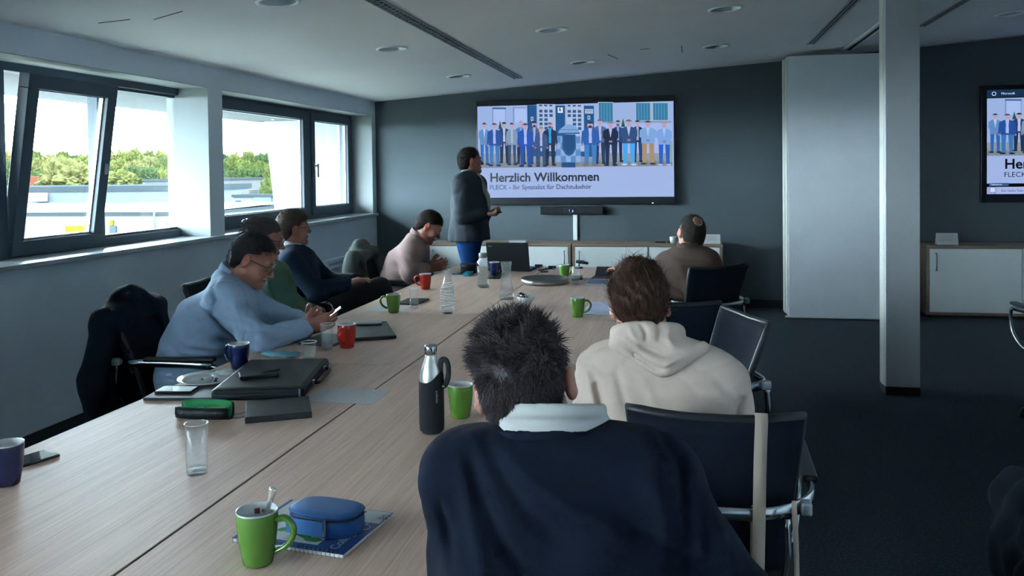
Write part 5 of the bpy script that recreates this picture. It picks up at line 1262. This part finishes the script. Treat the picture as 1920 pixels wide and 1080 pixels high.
mug(738, 586, M_green_, 'green mug on the left side, on a sheet of paper', PI+.1, .98)
mug(449, 694, M_bluem, 'dark blue mug beside the plate and briefcase', PI-.3, 1.02)
mug(14, 908, M_bluem, 'dark blue mug cut by the left edge of the picture', PI-.4, 1.0)
mug(927, 517, M_bluem, 'dark blue mug in front of the open laptop', HR+.3, .98)
mug(651, 652, M_red_, 'red mug in front of the closed laptop', -1.65, 1.02)
mug(798, 542, M_red_, 'red mug near the pink-shirted person', PI+.1, .98)
sp = atX(472, 424, XL+.0); tms, _ = mug(470, 428, M_bluem, 'dark blue mug on the window sill', PI+.5, .95, z=ZS+.028); tms.location = (XL-.03, atX(470, 428, XL-.03)[1], ZS+.028)
# spoon in the nearest mug
t = thing('spoon', 'steel spoon standing in the nearest green mug', 'spoon', tuple(pm)); m = MB(); m.sm = True
pts = smoothpath([(-.008, .006, .010), (.004, .005, .050), (.014, .006, .085), (.024, .007, .120), (.031, .008, .146)], 5)
m.tube(pts, [.0032+.0065*max(0, (i/len(pts)-.55))*2 for i in range(len(pts))], 10, flat=.35, up=(0, -1, 0)); m.ball((-.009, .006, .014), (.010, .004, .012), 12); m.build('spoon_body', mat('spoon_steel', (.85, .86, .86), .12, 1.), t)
def tumbler(x, y, d, h, label, water=0., base=.012, facets=None, sx=1., name='drinking_glass', group='water glasses', taper=.86):
    p = S(x, y); t = thing(name, label, 'glass', tuple(p), 0, group); r = d/2; n = facets or 36
    b = MB(); b.sm = not facets; b.lathe([(r*taper, .0), (r*taper*1.02, h*.3), (r, h), (r-.0015, h+.001), (r-.003, h), (r*taper-.002, h*.3), (r*taper-.003, base)], n, sx=sx, cap0=True, cap1=False); b.build('wall', G, t)
    b = MB(); b.sm = True; b.lathe([(r*taper-.004, .0015), (r*taper-.0035, base)], n, sx=sx); b.build('base', GB, t)
    b = MB(); b.sm = True; b.tube([(r*sx*math.cos(a*PI/16), r*math.sin(a*PI/16), h) for a in range(32)], .0013, 6, closed=True); b.build('rim', mat('glass_rim', (.8, .84, .85), .08, .1, coat=1.), t)
    if water:
        b = MB(); b.sm = True; b.lathe([(r*taper-.004, base), (r*taper-.003+(r-r*taper)*water, h*water), (0, h*water)], n, sx=sx, cap1=False); b.build('water', M_water, t)
    return t
tumbler(370, 887, .058, .128, 'tall empty glass alone on the near left table', taper=.88, base=.014)
tumbler(580, 680, .062, .085, 'short faceted glass beside the face mask', base=.020, facets=9)
tumbler(614, 655, .058, .110, 'faceted water glass left of the red mug', .35, .02, 9)
tumbler(777, 579, .058, .115, 'water glass right of the green mug on paper', .45, .02, 9)
tumbler(1080, 532, .056, .115, 'water glass right of the metal tray', .3, .02)
tumbler(935, 503, .056, .125, 'glass behind the dark blue mug at the laptop', 0, .02)
def bottle(x, y, prof, label, name='bottle', water=None, ringz=(), group=None):
    p = S(x, y); t = thing(name, label, 'bottle', tuple(p), 0, group)
    b = MB(); b.sm = True; b.lathe(prof+[(r-.0025, z) for r, z in prof[::-1]][:-1]+[(0, .008)], 36, cap0=True, cap1=False); b.build('glass_body', G, t)
    b = MB(); b.sm = True; b.lathe([(prof[0][0]-.003, .001), (prof[1][0]-.003, .012)], 30); b.build('base', GB, t)
    if ringz:
        for z, r in ringz:
            q = MB(); q.sm = True; q.tube([(r*math.cos(a*PI/14), r*math.sin(a*PI/14), z+.006*math.sin(a*PI/14+z*50)) for a in range(28)], .0014, 5, closed=True); q.build('swirl_ring', MC['glass_rim'], t)
    if water: b = MB(); b.sm = True; b.lathe(water, 30, cap1=True); b.build('water', M_water, t)
    return t
bottle(840, 588, [(.028, .001), (.033, .008), (.038, .06), (.039, .10), (.033, .145), (.021, .185), (.015, .21), (.0145, .235), (.0175, .245), (.0175, .250)], 'glass bottle with swirl ridges, on the left of the seam', ringz=[(.03+.017*k, (.036, .0375, .039, .0395, .040, .0385, .0365, .034, .0295)[k]) for k in range(9)], group='glass bottles and carafes')
t = bottle(906, 538, [(.036, .001), (.040, .006), (.039, .05), (.034, .09), (.040, .14), (.038, .17), (.024, .186), (.022, .195)], 'glass bottle with a grey screw cap', water=[(.034, .012), (.036, .05), (.031, .09), (.036, .13)], group='glass bottles and carafes')
b = MB(); b.sm = True; b.lathe([(.025, .192), (.026, .194), (.026, .222), (.024, .225)], 28); b.build('cap', mat('grey_cap', (.24, .28, .30), .4), t)
bottle(950, 561, [(.044, .001), (.047, .008), (.040, .06), (.029, .12), (.026, .16), (.029, .195), (.033, .222), (.032, .224)], 'open waisted glass carafe behind the bowl', name='carafe', group='glass bottles and carafes')
# thermos bottle in a neoprene sleeve
p = S(810, 810); t = thing('thermos_bottle', 'steel thermos bottle in a black sleeve with a loop', 'bottle', tuple(p), -.2)
M_neo = mat('neoprene', (.004, .007, .011), .85, bump=.25, bscale=1500)
b = MB(); b.sm = True; b.lathe([(.026, .003), (.033, .008), (.034, .13), (.0335, .165), (.028, .19), (.019, .215), (.0165, .224), (.0165, .229)], 40); b.build('flask', mat('thermos_steel', (.72, .71, .68), .30, .9), t)
b = MB(); b.sm = True; b.lathe([(.0175, .229), (.0185, .231), (.0185, .252), (.017, .256)], 32); b.build('cap', M_chrome, t)
b = MB(); b.sm = True; n = 40; R0 = []
for i in range(n):
    a = 2*PI*i/n; top = .152+.030*max(0, math.cos(a))**2
    R0.append([(r*math.cos(a), r*math.sin(a), z) for r, z in ((.0, .0), (.027, .0), (.0355, .009), (.0368, .03), (.0368, .10), (.0368, top-.01), (.0345 if top > .17 else .036, top))])
P_ = R0+[R0[0]]; b.grid(P_); b.build('sleeve', M_neo, t)
m = MB(); m.sm = True; m.tube(smoothpath([(.034, 0, .150), (.031, 0, .185), (.034, 0, .212), (.048, 0, .216), (.056, 0, .200), (.056, 0, .170), (.047, 0, .145), (.036, 0, .138)], 5), .0085, 8, flat=.35, up=(0, 1, 0)); m.build('carry_loop', M_neo, t)
MB().box((.036, -.006, .136), (.046, .006, .142), bev=.002).build('ring', M_chrome, t)
o = text_mesh('lettering', 'soulbottle', .009, mat('sleeve_print', (.35, .37, .4), .6), t, Matrix.Identity(4), .0002)
for v in o.data.vertices:
    a = -PI/2+.85+v.co.y/.037; v.co = Vector((.0372*math.cos(a), .0372*math.sin(a), .130-v.co.x))
# bowl with sweets, tray
p = S(986, 573); t = thing('bowl', 'white porcelain bowl holding wrapped sweets', 'bowl', tuple(p)); b = MB(); b.sm = True
b.lathe([(.0, .001), (.024, .0), (.027, .006), (.047, .040), (.053, .052), (.051, .053), (.044, .040), (.024, .009), (0, .008)], 40, cap0=False, cap1=False); b.build('bowl_body', M_porc, t)
M_sw1 = mat('sweet_dark', (.035, .015, .015), .3, coat=.5); M_sw2 = mat('sweet_silver', (.6, .6, .62), .2, .8)
for k, (dx, dy, dz, mm) in enumerate(((-.028, .0, .046, M_sw1), (-.012, .010, .050, M_sw1), (-.022, -.012, .058, M_sw2), (-.036, .012, .056, M_sw2), (-.012, -.006, .064, M_sw1), (.006, .008, .044, M_sw1), (-.028, .004, .068, M_sw1))):
    q = thing('wrapped_sweet', '', 'sweet', (p[0]+dx, p[1]+dy, TZ+dz), k*1.1, 'wrapped sweets in the white bowl'); q['label'] = 'dark twisted sweet heaped in the white bowl' if mm is M_sw1 else 'silvery twisted sweet heaped in the white bowl'
    b = MB(); b.ball((0, 0, 0), (.011, .007, .006), 10); b.build('sweet_body', mm, q); b = MB(); b.prism([(.009, 0), (.019, .007), (.017, 0), (.019, -.007)], -.001, .001); b.prism([(-.009, 0), (-.019, -.007), (-.017, 0), (-.019, .007)], -.001, .001); b.build('wrapper_ends', mm, q)
p = S(1022, 531); t = thing('serving_tray', 'round brushed metal tray with an upright rim', 'tray', (p[0], p[1], TZ)); b = MB(); b.sm = True
b.lathe([(.0, .0), (.158, .0), (.162, .002), (.163, .038), (.1605, .038), (.158, .005), (0, .004)], 64, cap0=False, cap1=False); b.build('tray_body', M_steel, t)
# flat things -------------------------------------------------------------
def slabthing(name, label, cat, corners, h, m, part, z=TZ, bev=.002, extra=None, group=None):
    """a flat thing whose four bottom corners are given as picture points on a plane of height z (near-left, near-right, far-right, far-left)"""
    P = [np.array(S(x, y, z)) for x, y in corners]; c = sum(P)/4; t = thing(name, label, cat, tuple(c), 0, group)
    v = unit(P[1]-P[0]+P[2]-P[3]); L = np.linalg.norm(P[1]-P[0]+P[2]-P[3])/4; w = np.array([-v[1], v[0], 0]); B = abs(((P[3]-P[0]+P[2]-P[1])@w))/4
    a = math.atan2(v[1], v[0]); t.rotation_euler = (0, 0, a)
    o = MB().box((-L, -B, 0), (L, B, h), bev=min(bev, h*.45)).build(part, m, t)
    return t, L, B
M_ink = mat('print_grey', (.22, .25, .29), .8)
def lines(t, L, B, z, rows, x0=-.8, x1=.8, y0=.8, y1=-.2, th=.0012, seed=1, name='printed_text'):
    rg = random.Random(seed); m = MB()
    for i in range(rows):
        y = B*(y0+(y1-y0)*i/max(1, rows-1)); x = L*x0
        while x < L*x1*rg.uniform(.75, 1):
            w = rg.uniform(.006, .02); m.quad((x, y, z), (x+w, y, z), (x+w, y+th, z), (x, y+th, z)); x += w+.004
    o = m.build(name, M_ink, t); o['kind'] = 'stuff'
# foreground: spiral pad and pencil case
t, L, B = slabthing('spiral_pad', 'blue and white spiral college pad under the blue pencil case', 'notepad', [(436, 1014), (643, 1049), (737, 967), (545, 944)], .007, mat('pad_pages', (.7, .72, .72), .8), 'pages')
MB().box((-L, -B, .007), (L, B, .0082)).build('cover', mat('pad_blue', (.012, .055, .21), .45, coat=.2), t)
m = MB(); m.quad((-L*.93, -B*.80, .0084), (L*.45, -B*.80, .0084), (L*.45, B*.98, .0084), (-L*.93, B*.98, .0084)); m.quad((L*.45, B*.42, .0084), (L*.99, B*.42, .0084), (L*.99, B*.98, .0084), (L*.45, B*.98, .0084)); m.build('cover_white_field', M_paper, t)
for (a, b, c_) in ((-.35, -.35, .5), (.05, -.5, -.3), (-.75, -.1, .2), (.28, -.62, .1)):
    m = MB(); R_ = Matrix.Rotation(c_, 4, 'Z'); m.prism([(-.022, 0), (-.01, .010), (.012, .009), (.024, 0), (.010, -.010), (-.012, -.008)], .0085, .0088, T(L*a, B*b, 0) @ R_); m.build('printed_leaf', mat('leaf_print', (.03, .22, .05), .6), t)
m = MB()
for k in range(26):
    x = -L*.95+k*L*1.9/25; m.tube([(x+.0006*math.cos(i), -B+.002+.0075*math.cos(i*PI/5), .0042+.0075*math.sin(i*PI/5)) for i in range(10)], .0008, 5, closed=True)
o = m.build('spiral_wire', M_chrome, t); o['kind'] = 'stuff'
Mx = T(L*.55, -B*.86, .0087) @ RZ(PI/2)
text_mesh('lettering', 'Collegeblock', .028, M_porc, t, Mx @ T(0, -.035, 0), .0003); text_mesh('lettering', '80', .030, M_ink, t, T(L*.62, B*.60, .0087) @ RZ(PI/2) @ T(.0, -.055, 0), .0004)
text_mesh('lettering', 'A4', .010, M_ink, t, T(L*.9, B*.60, .0087) @ RZ(PI/2), .0)
m = MB(); m.quad((L*.50, B*.60, .0088), (L*.56, B*.60, .0088), (L*.56, B*.90, .0088), (L*.50, B*.90, .0088)); m.build('print_block', MC['mug_print'], t)
m = MB(); m.tube([(L*.83+.012*math.cos(i*PI/8), B*.18+.012*math.sin(i*PI/8), .0086) for i in range(16)], .0009, 4, closed=True); m.build('printed_ring', M_paper, t)
lines(t, L, B, .0088, 3, -.2, .35, -.62, -.74, .0015, 4)
M_case = mat('case_blue', (.007, .095, .29), .6, bump=.2, bscale=600, var=.04); M_zip = mat('zip_navy', (.01, .02, .06), .6)
pc = (np.array(S(526, 1000, TZ+.008))+np.array(S(668, 1016, TZ+.008)))/2+(0, .047, 0); v = S(668, 1016, TZ)-S(528, 992, TZ)
t = thing('pencil_case', 'bright blue oval pencil case on the spiral pad', 'pencil case', tuple(pc), math.atan2(v[1], v[0])+.02)
def oval_pts(L, B, r=.7, n=40):
    o = []
    for i in range(n):
        a = 2*PI*i/n; c, s = math.cos(a), math.sin(a); o.append((math.copysign(abs(c)**r, c)*L, math.copysign(abs(s)**r, s)*B))
    return o
def ovalbody(m, prof, L, B):
    rings = [[m.bm.verts.new((x*q+0, y*(1-(1-q)*1.6), z)) for x, y in oval_pts(L, B)] for q, z in prof]; n = 40
    for a, b in zip(rings, rings[1:]):
        for i in range(n): m.bm.faces.new((a[i], a[(i+1) % n], b[(i+1) % n], b[i]))
    m.bm.faces.new(rings[0][::-1]); m.bm.faces.new(rings[-1]); m._fin([v for r in rings for v in r])
m = MB(); m.sm = True; ovalbody(m, [(.96, 0), (1, .004), (1.01, .020), (1.0, .034)], .080, .049); m.build('body', M_case, t)
m = MB(); m.sm = True; ovalbody(m, [(1.0, .0335), (1.0, .0405)], .0795, .0485); m.build('zip', M_zip, t)
m = MB(); m.sm = True; ovalbody(m, [(1.0, .040), (1.01, .043), (.98, .047), (.85, .0495), (.4, .0505)], .080, .049); m.build('lid', M_case, t)
m = MB(); m.sm = True; m.tube([(x, y, .0435) for x, y in oval_pts(.0805, .0495)], .0014, 6, closed=True); m.build('piping', M_case, t)
m = MB(); m.box((-.066, -.0545, .004), (.026, -.0485, .036), bev=.0025); m.build('front_pocket', M_case, t)
m = MB(); m.box((.026, -.056, .012), (.030, -.050, .040), bev=.001); m.box((.025, -.058, .008), (.031, -.054, .020), bev=.001); m.build('zip_pull', M_alu, t)
# open pencil pouch, leather notebook, briefcase, tablet cover, phones
t, L, B = slabthing('notebook', 'small black bound notebook with ribbons beside the briefcase', 'notebook', [(458, 794), (583, 785), (581, 752), (463, 764)], .020, M_blk, 'cover')
MB().box((-L+.004, -B-.0005, .0025), (L-.002, -B+.004, .0175)).build('page_edge', mat('dark_pages', (.02, .024, .03), .7), t)
for yy in (-.3, .2):
    m = MB(); m.sm = True; m.tube(smoothpath([(-L+.005, B*yy, .006), (-L-.018, B*yy-.006, .003), (-L-.036, B*yy+.002, .0018), (-L-.052, B*yy-.008, .0018)], 4), .0014, 6); m.build('ribbon', M_strap if yy > 0 else M_blk, t)
m = MB(); m.box((L*.80, -B-.001, -.0), (L*.84, B+.001, .0212)); m.build('elastic_band', M_blackp, t)
t, L, B = slabthing('briefcase', 'black leather zipped document case with a handle', 'briefcase', [(412, 754), (585, 749), (604, 690), (452, 692)], .040, M_blk, 'case_body', bev=.012)
m = MB(); m.sm = True; m.tube([(-L+.01, -B-.001, .020), (L-.008, -B-.001, .020), (L+.001, -B+.01, .020), (L+.001, B-.01, .020)], .0022, 6); m.build('zip', M_zip, t)
m = MB(); m.sm = True; m.tube(smoothpath([(L+.0, -B*.35, .022), (L+.022, -B*.30, .02), (L+.026, B*.1, .02), (L+.022, B*.5, .02), (L, B*.55, .022)], 5), .006, 8); m.build('handle', M_blk, t)
m = MB(); m.box((L-.016, -B-.003, .004), (L-.010, -B+.002, .038)); m.box((L-.002, -B*.40, .012), (L+.006, -B*.30, .030)); m.box((L-.002, B*.5, .012), (L+.006, B*.6, .030)); m.build('metal_fitting', M_alu, t)
MB().box((-L*.9, -B*.9, .0395), (L*.9, B*.9, .0415), bev=.0008).build('front_flap', M_blk, t)
t, L, B = slabthing('glasses_case', 'narrow black case lying on the briefcase', 'case', [(444, 714), (520, 706), (522, 696), (452, 702)], .012, M_blk, 'case_body', TZ+.0415, .004)
m = MB(); m.sm = True; m.tube([(L*.2, -B*.2, .0145), (L*1.1, B*.1, .0145)], .0035, 8); m.build('pen', M_blackp, t)
t, L, B = slabthing('tablet_cover', 'thin dark tablet in a textured cover under a phone', 'tablet', [(262, 751), (386, 752), (444, 727), (316, 728)], .010, mat('tablet_cover_grey', (.014, .022, .031), .5, bump=.3, bscale=500), 'cover')
MB().box((-L*.55, -B-.001, .002), (L*.2, -B+.001, .006)).build('edge_strip', M_lap, t)
t, L, B = slabthing('smartphone', 'smartphone with a bright screen on the tablet cover', 'phone', [(292, 738), (360, 738), (371, 728), (303, 728)], .008, M_phone, 'phone_body', TZ+.010, .003)
t, L, B = slabthing('smartphone', 'smartphone near the left edge beside the dark blue mug', 'phone', [(34, 880), (112, 857), (84, 847), (20, 866)], .008, M_phone, 'phone_body', TZ, .003)
# half-open pencil pouch
pc = S(384, 783); t = thing('pencil_pouch', 'open black pencil pouch with a green lining', 'pencil case', tuple(pc), .05)
M_lin = mat('green_lining', (.010, .23, .075), .7, bump=.2, bscale=400)
prof = [(-.030, .038), (-.035, .018), (-.028, .004), (-.012, 0), (.014, 0), (.030, .006), (.036, .022), (.034, .042)]
P_ = []
for i in range(15):
    u = -1+2*i/14; e = (1-abs(u)**4*.45); P_.append([(u*.088, y*e, z*(1 if j < 4 else 1.15)*(.8+.2*e)+.002*(1-e)) for j, (y, z) in enumerate(prof)])
m = MB(); m.sm = True; m.grid(P_, .004); m.build('pouch_body', M_blk, t)
m = MB(); m.sm = True; m.grid([[(x*.94, y*.90, z*.98+.003) for x, y, z in row] for row in P_], .001); m.build('lining', M_lin, t)
for k, (x, c_) in enumerate(((-.05, (.7, .6, .1)), (-.01, (.55, .6, .25)), (.02, (.75, .7, .2)))):
    m = MB(); m.sm = True; m.tube([(x-.03, -.006+.008*k, .022), (x+.045, .004+.004*k, .030)], .0045, 8); m.build('pen', mat('pen_yellow_%d' % k, c_, .5), t)
# plate with cups, sheets of paper
p = S(393, 716); t = thing('plate', 'white plate with crumbs beside the dark blue mug', 'plate', tuple(p)); b = MB(); b.sm = True
b.lathe([(0, .001), (.07, .0), (.088, .008), (.112, .017), (.112, .0195), (.088, .012), (.07, .005), (0, .004)], 48, cap0=False, cap1=False); b.build('plate_body', M_porc, t)
for k, (dx, dy) in enumerate(((-.03, .005), (.015, .02), (.03, -.01), (-.01, .03))):
    b = MB(); b.sm = True; b.ball((dx, dy, .008), (.008, .004, .004), 8); b.build('crumb', M_sw1, t)
q = thing('creamer_cup', 'small white creamer cup on the plate', 'cup', (p[0]+.005, p[1]-.02, TZ+.0055)); b = MB(); b.sm = True; b.lathe([(.013, 0), (.019, .020), (.021, .021), (.018, .019), (.012, .003)], 20); b.build('cup_body', M_porc, q)
q = thing('paper_napkin', 'crumpled white napkin on the far side of the plate', 'napkin', (p[0]+.04, p[1]+.05, TZ+.018)); f = F(); f.ell((0, 0, .006), (.045, .03, .011), None, .01); f.disp((-.1, -.1, -.1), (.1, .1, .1), lambda X, Y, Z: .006*noise3(X, Y, Z, 120, 1.)); link('napkin_body', f.mesh(.004, name='napkin_body'), M_paper, q)
t, L, B = slabthing('printed_sheet', 'printed white sheet right of the briefcase', 'paper', [(572, 752), (698, 759), (735, 731), (600, 727)], .0006, M_paper, 'sheet', bev=0); lines(t, L, B, .0008, 9, -.75, .8, .7, -.7, .0016, 2)
t, L, B = slabthing('paper_stack', 'loose white sheets under the plate and briefcase', 'paper', [(350, 722), (560, 700), (585, 677), (450, 688)], .0012, M_paper, 'sheet', bev=0)
t, L, B = slabthing('paper_sheet', 'white sheet under the green mug on the left side', 'paper', [(683, 584), (752, 584), (778, 566), (718, 566)], .0008, M_paper, 'sheet', bev=0)
t, L, B = slabthing('notebook', 'dark notebook with a red edge behind the water glass', 'notebook', [(748, 572), (795, 573), (792, 562), (758, 561)], .009, M_blk, 'cover'); MB().box((-L, -B-.0008, .002), (L*.1, -B+.002, .006)).build('red_edge', M_red_, t)
t, L, B = slabthing('laptop', 'closed dark laptop behind the red mug', 'laptop', [(669, 641), (747, 634), (722, 609), (640, 612)], .016, M_lap, 'laptop_body', bev=.004)
MB().box((-L+.004, B-.03, .0155), (L-.004, B-.012, .0175)).build('hinge', M_blackp, t)
t, L, B = slabthing('pen_tube', 'slim grey metal pen case on the closed laptop', 'pen case', [(650, 611), (717, 609), (717, 604), (650, 606)], .010, M_steel, 'tube_body', TZ+.0165, .004)
t, L, B = slabthing('laptop', 'dark folded tablet computer under the hands of the blue shirt', 'laptop', [(572, 648), (642, 651), (655, 632), (590, 628)], .012, M_lap, 'laptop_body', bev=.003)
# face mask
p = (np.array(S(490, 667))+np.array(S(563, 668)))/2; t = thing('face_mask', 'light blue pleated face mask on the table', 'mask', tuple(p), -.05); M_mask = mat('mask_blue', (.17, .38, .46), .8)
P_ = [[(-.085+.17*i/12, (-.035+.09*j/5)*(1-.35*abs(i/6-1)**2), .004+.012*math.sin(j/5*PI)+.003*math.sin(i*1.3)) for j in range(6)] for i in range(13)]
m = MB(); m.sm = True; m.grid(P_, .0015); m.build('mask_body', M_mask, t)
m = MB()
for j in (1, 2, 3, 4): m.tube([(-.08+.16*i/12, (-.035+.09*(j+.3)/5)*(1-.35*abs(i/6-1)**2), .0055+.012*math.sin((j+.3)/5*PI)+.003*math.sin(i*1.3)) for i in range(13)], .0009, 4)
m.build('pleats', M_mask, t)
for q in (-1, 1): m = MB(); m.sm = True; m.tube(smoothpath([(q*.075, -.02, .006), (q*.105, -.012, .004), (q*.115, .012, .004), (q*.10, .034, .004), (q*.075, .04, .006)], 5), .0012, 6); m.build('ear_loop', M_porc, t)
# phone in the hands of person 4
v = unit(np.array((.55, .25, .42))); u = unit(np.cross(v, (0, 0, 1.))); w_ = np.cross(u, v)
hl, hr = np.array(p4[1]['wrL']), np.array(p4[1]['wrR']); pcn = (hl+hr)/2+np.array([.125, .0, .045])
t = thing('smartphone', 'smartphone held up in both hands of the light blue shirt', 'phone', tuple(pcn)); Mx = Matrix(((u[0], v[0], w_[0], 0), (u[1], v[1], w_[1], 0), (u[2], v[2], w_[2], 0), (0, 0, 0, 1)))
MB().box((-.037, -.075, -.004), (.037, .075, .004), Mx, bev=.003).build('phone_body', M_phone, t); MB().box((-.034, -.071, .0038), (.034, .071, .0046), Mx).build('phone_screen', mat('phone_screen', (.25, .3, .36), .2, emit=.06), t)
# clicker of the standing person
q = np.array(p8[1]['wrR'])+(.11, .02, .012); t = thing('presentation_clicker', 'small dark clicker in the hand of the standing person', 'remote', tuple(q)); MB().box((-.03, -.011, -.006), (.045, .011, .008), RZ(.2), bev=.004).build('clicker_body', M_blackp, t)
# far end of the table: open laptop, box, cables, pads
p = S(955, 508); t = thing('laptop', 'open dark laptop seen from behind at the far end of the table', 'laptop', (p[0], p[1]-.02, TZ), -.06)
w = .165; MB().box((-w, .0, 0), (w, .23, .016), bev=.003).build('keyboard_base', M_lap, t)
MB().box((-w, -.004, 0), (w, .006, .215), T(0, 0, .012) @ RX(.22), bev=.003).build('lid', mat('laptop_lid', (.005, .009, .014), .5), t)
m = MB(); m.box((-w+.015, -.0048, .183), (-w+.045, -.0038, .189), T(0, 0, .012) @ RX(.22) @ T(0, 0, 0)); m.build('lid_mark', M_alu, t)
t, L, B = slabthing('tablet', 'dark flat tablet under the dark blue mug at the laptop', 'tablet', [(916, 523), (941, 523), (944, 514), (920, 514)], .010, M_lap, 'tablet_body')
p = S(879, 512); t = thing('round_box', 'black round box at the far left of the table end', 'box', tuple(p)); b = MB(); b.sm = True; b.lathe([(.058, 0), (.062, .003), (.062, .05), (.064, .052), (.064, .066), (.058, .070)], 36); b.build('box_body', M_blackp, t)
t, L, B = slabthing('paper_sheet', 'white sheet under the small blue box near the round box', 'paper', [(842, 519), (893, 520), (897, 513), (855, 512)], .001, M_paper, 'sheet', bev=0)
t, L, B = slabthing('small_box', 'small turquoise box in front of the round black box', 'box', [(871, 518), (885, 518), (886, 514), (872, 514)], .022, mat('turquoise', (.01, .25, .36), .5), 'box_body', TZ+.001)
t, L, B = slabthing('smartphone', 'dark phone left of the turquoise box', 'phone', [(848, 515), (868, 515), (872, 512), (852, 512)], .008, M_phone, 'phone_body', TZ+.001)
for k, (a, b, c_, lb) in enumerate((((990, 506), (1010, 500), (1040, 505), 'black charger cable curled beside the open laptop'), ((1010, 508), (1035, 503), (1060, 508), 'thin black cable across the far end of the table'))):
    P = [S(*a), S(*b), S(*c_)]; t = thing('cable', lb, 'cable', tuple(P[0])); m = MB(); m.sm = True; m.tube(smoothpath([np.array(q)-P[0]+(0, 0, .004) for q in (P[0], (P[0]+P[1])/2+(.02, .05, 0), P[1], (P[1]+P[2])/2+(0, -.06, 0), P[2])], 6), .004, 6); m.build('cable_run', M_blackp, t)
    m = MB(); m.box((-.03, -.012, .0), (.03, .012, .018), T(*(P[1]-P[0])), bev=.003); m.build('adapter', M_blackp, t)
p = S(1085, 503); t = thing('microphone', 'black table microphone at the far end right of the mug', 'microphone', tuple(p)); m = MB(); m.sm = True; m.lathe([(.035, 0), (.035, .008), (.01, .014)], 20); m.tube([(0, 0, .01), (.005, 0, .045), (.03, 0, .05)], .004, 8); m.build('stand', M_blackp, t)
m = MB(); m.sm = True; m.tube([(-.02, 0, .052), (.03, 0, .048), (.075, 0, .038)], [.012, .014, .009], 10); m.build('mic_head', M_blackp, t)
t, L, B = slabthing('tablet_stand', 'dark tablet leaning in its folded cover near the brown hair', 'tablet', [(1115, 523), (1170, 523), (1172, 512), (1118, 510)], .006, M_blk, 'cover')
MB().box((-L, -.003, 0), (L, .003, .10), T(0, -B*.1, .006) @ RX(-1.05), bev=.002).build('screen', M_phone, t)
MB().box((-L, -.002, 0), (L, .002, .055), T(0, B*.85, .006) @ RX(.7), bev=.001).build('support_flap', M_lap, t)
t, L, B = slabthing('magazine', 'folded glossy leaflet right of the water glass', 'leaflet', [(1092, 535), (1140, 535), (1140, 525), (1103, 524)], .004, M_paper, 'pages'); MB().box((-L*.8, -B*.6, .004), (L*.9, B*.9, .0045)).build('cover_picture', mat('leaflet_dark', (.03, .05, .10), .3), t)
t, L, B = slabthing('clear_folder', 'pale glossy folder right of the green mug by the brown hair', 'folder', [(1094, 590), (1165, 592), (1165, 568), (1104, 566)], .004, mat('clear_folder', (.50, .56, .58), .2, coat=.5), 'folder_body'); lines(t, L, B, .0045, 4, -.7, .6, .6, -.5, .002, 5)
t, L, B = slabthing('power_strip', 'small black adapter behind the metal tray', 'adapter', [(1072, 525), (1092, 525), (1092, 521), (1072, 521)], .018, M_blackp, 'adapter_body')
t, L, B = slabthing('pen', 'black pen lying on the seam beyond the tray', 'pen', [(1014, 511), (1028, 511), (1028, 509.6), (1014, 509.6)], .008, M_blackp, 'pen_body')
p = np.array([-.46, 1.92, TZ]); p = S(915, 768); t = thing('drinking_glass', 'pale glass dish half hidden behind the left ear of the navy sweater', 'glass', tuple(p)); b = MB(); b.sm = True; b.lathe([(.03, 0), (.038, .004), (.045, .022), (.043, .022), (.036, .006)], 28); b.build('glass_body', mat('pale_glass', (.55, .6, .68), .1, coat=.5), t)
# sideboard items
def card(x, y, Y, w, h, label, tilt=-.3, zb=.715):
    p = W(x, y, Y); t = thing('table_card', label, 'card', (p[0], Y, zb)); MB().box((-w/2, -.001, 0), (w/2, .001, h), RX(tilt)).build('front', M_paper, t); MB().box((-w/2, -.001, 0), (w/2, .001, h*.97), T(0, h*.6, 0) @ RX(-tilt)).build('back', M_paper, t)
    m = MB()
    for k in range(4): m.box((-w*.38, -.0018, h*(.75-.14*k)), (w*(.3-.07*(k % 2)), -.0011, h*(.75-.14*k)+.003), RX(tilt))
    o = m.build('printed_text', M_ink, t); o['kind'] = 'stuff'; return t
card(1335, 457, 9.16, .17, .10, 'white folded card standing on the right end of the sideboard'); card(1777, 462, 9.16, .20, .12, 'white folded card on the sideboard in the next room')
p = W(970, 457, 9.2); t = thing('booklet', 'white booklet lying on the sideboard beside the standing person', 'booklet', (p[0], 9.24, .715), .05); MB().box((-.09, -.07, 0), (.09, .07, .022), bev=.002).build('booklet_body', M_paper, t); MB().box((-.085, -.066, .022), (.088, .066, .0235)).build('cover', M_porc, t)
p = W(1243, 459, 9.2); t = thing('remote_control', 'dark remote control on the sideboard left of the brown shirt', 'remote', (p[0], 9.25, .715)); MB().box((-.08, -.02, 0), (.03, .02, .016), bev=.004).build('remote_body', M_blackp, t); MB().box((.05, -.018, 0), (.10, .018, .014), RZ(.3), bev=.004).build('battery_cover', M_blackp, t)
p = W(1262, 459, 9.2); t = thing('paper_cup', 'small white cup on the sideboard behind the brown shirt', 'cup', (p[0], 9.2, .715)); b = MB(); b.sm = True; b.lathe([(.03, 0), (.038, .07), (.036, .07), (.029, .004)], 20); b.build('cup_body', M_porc, t)
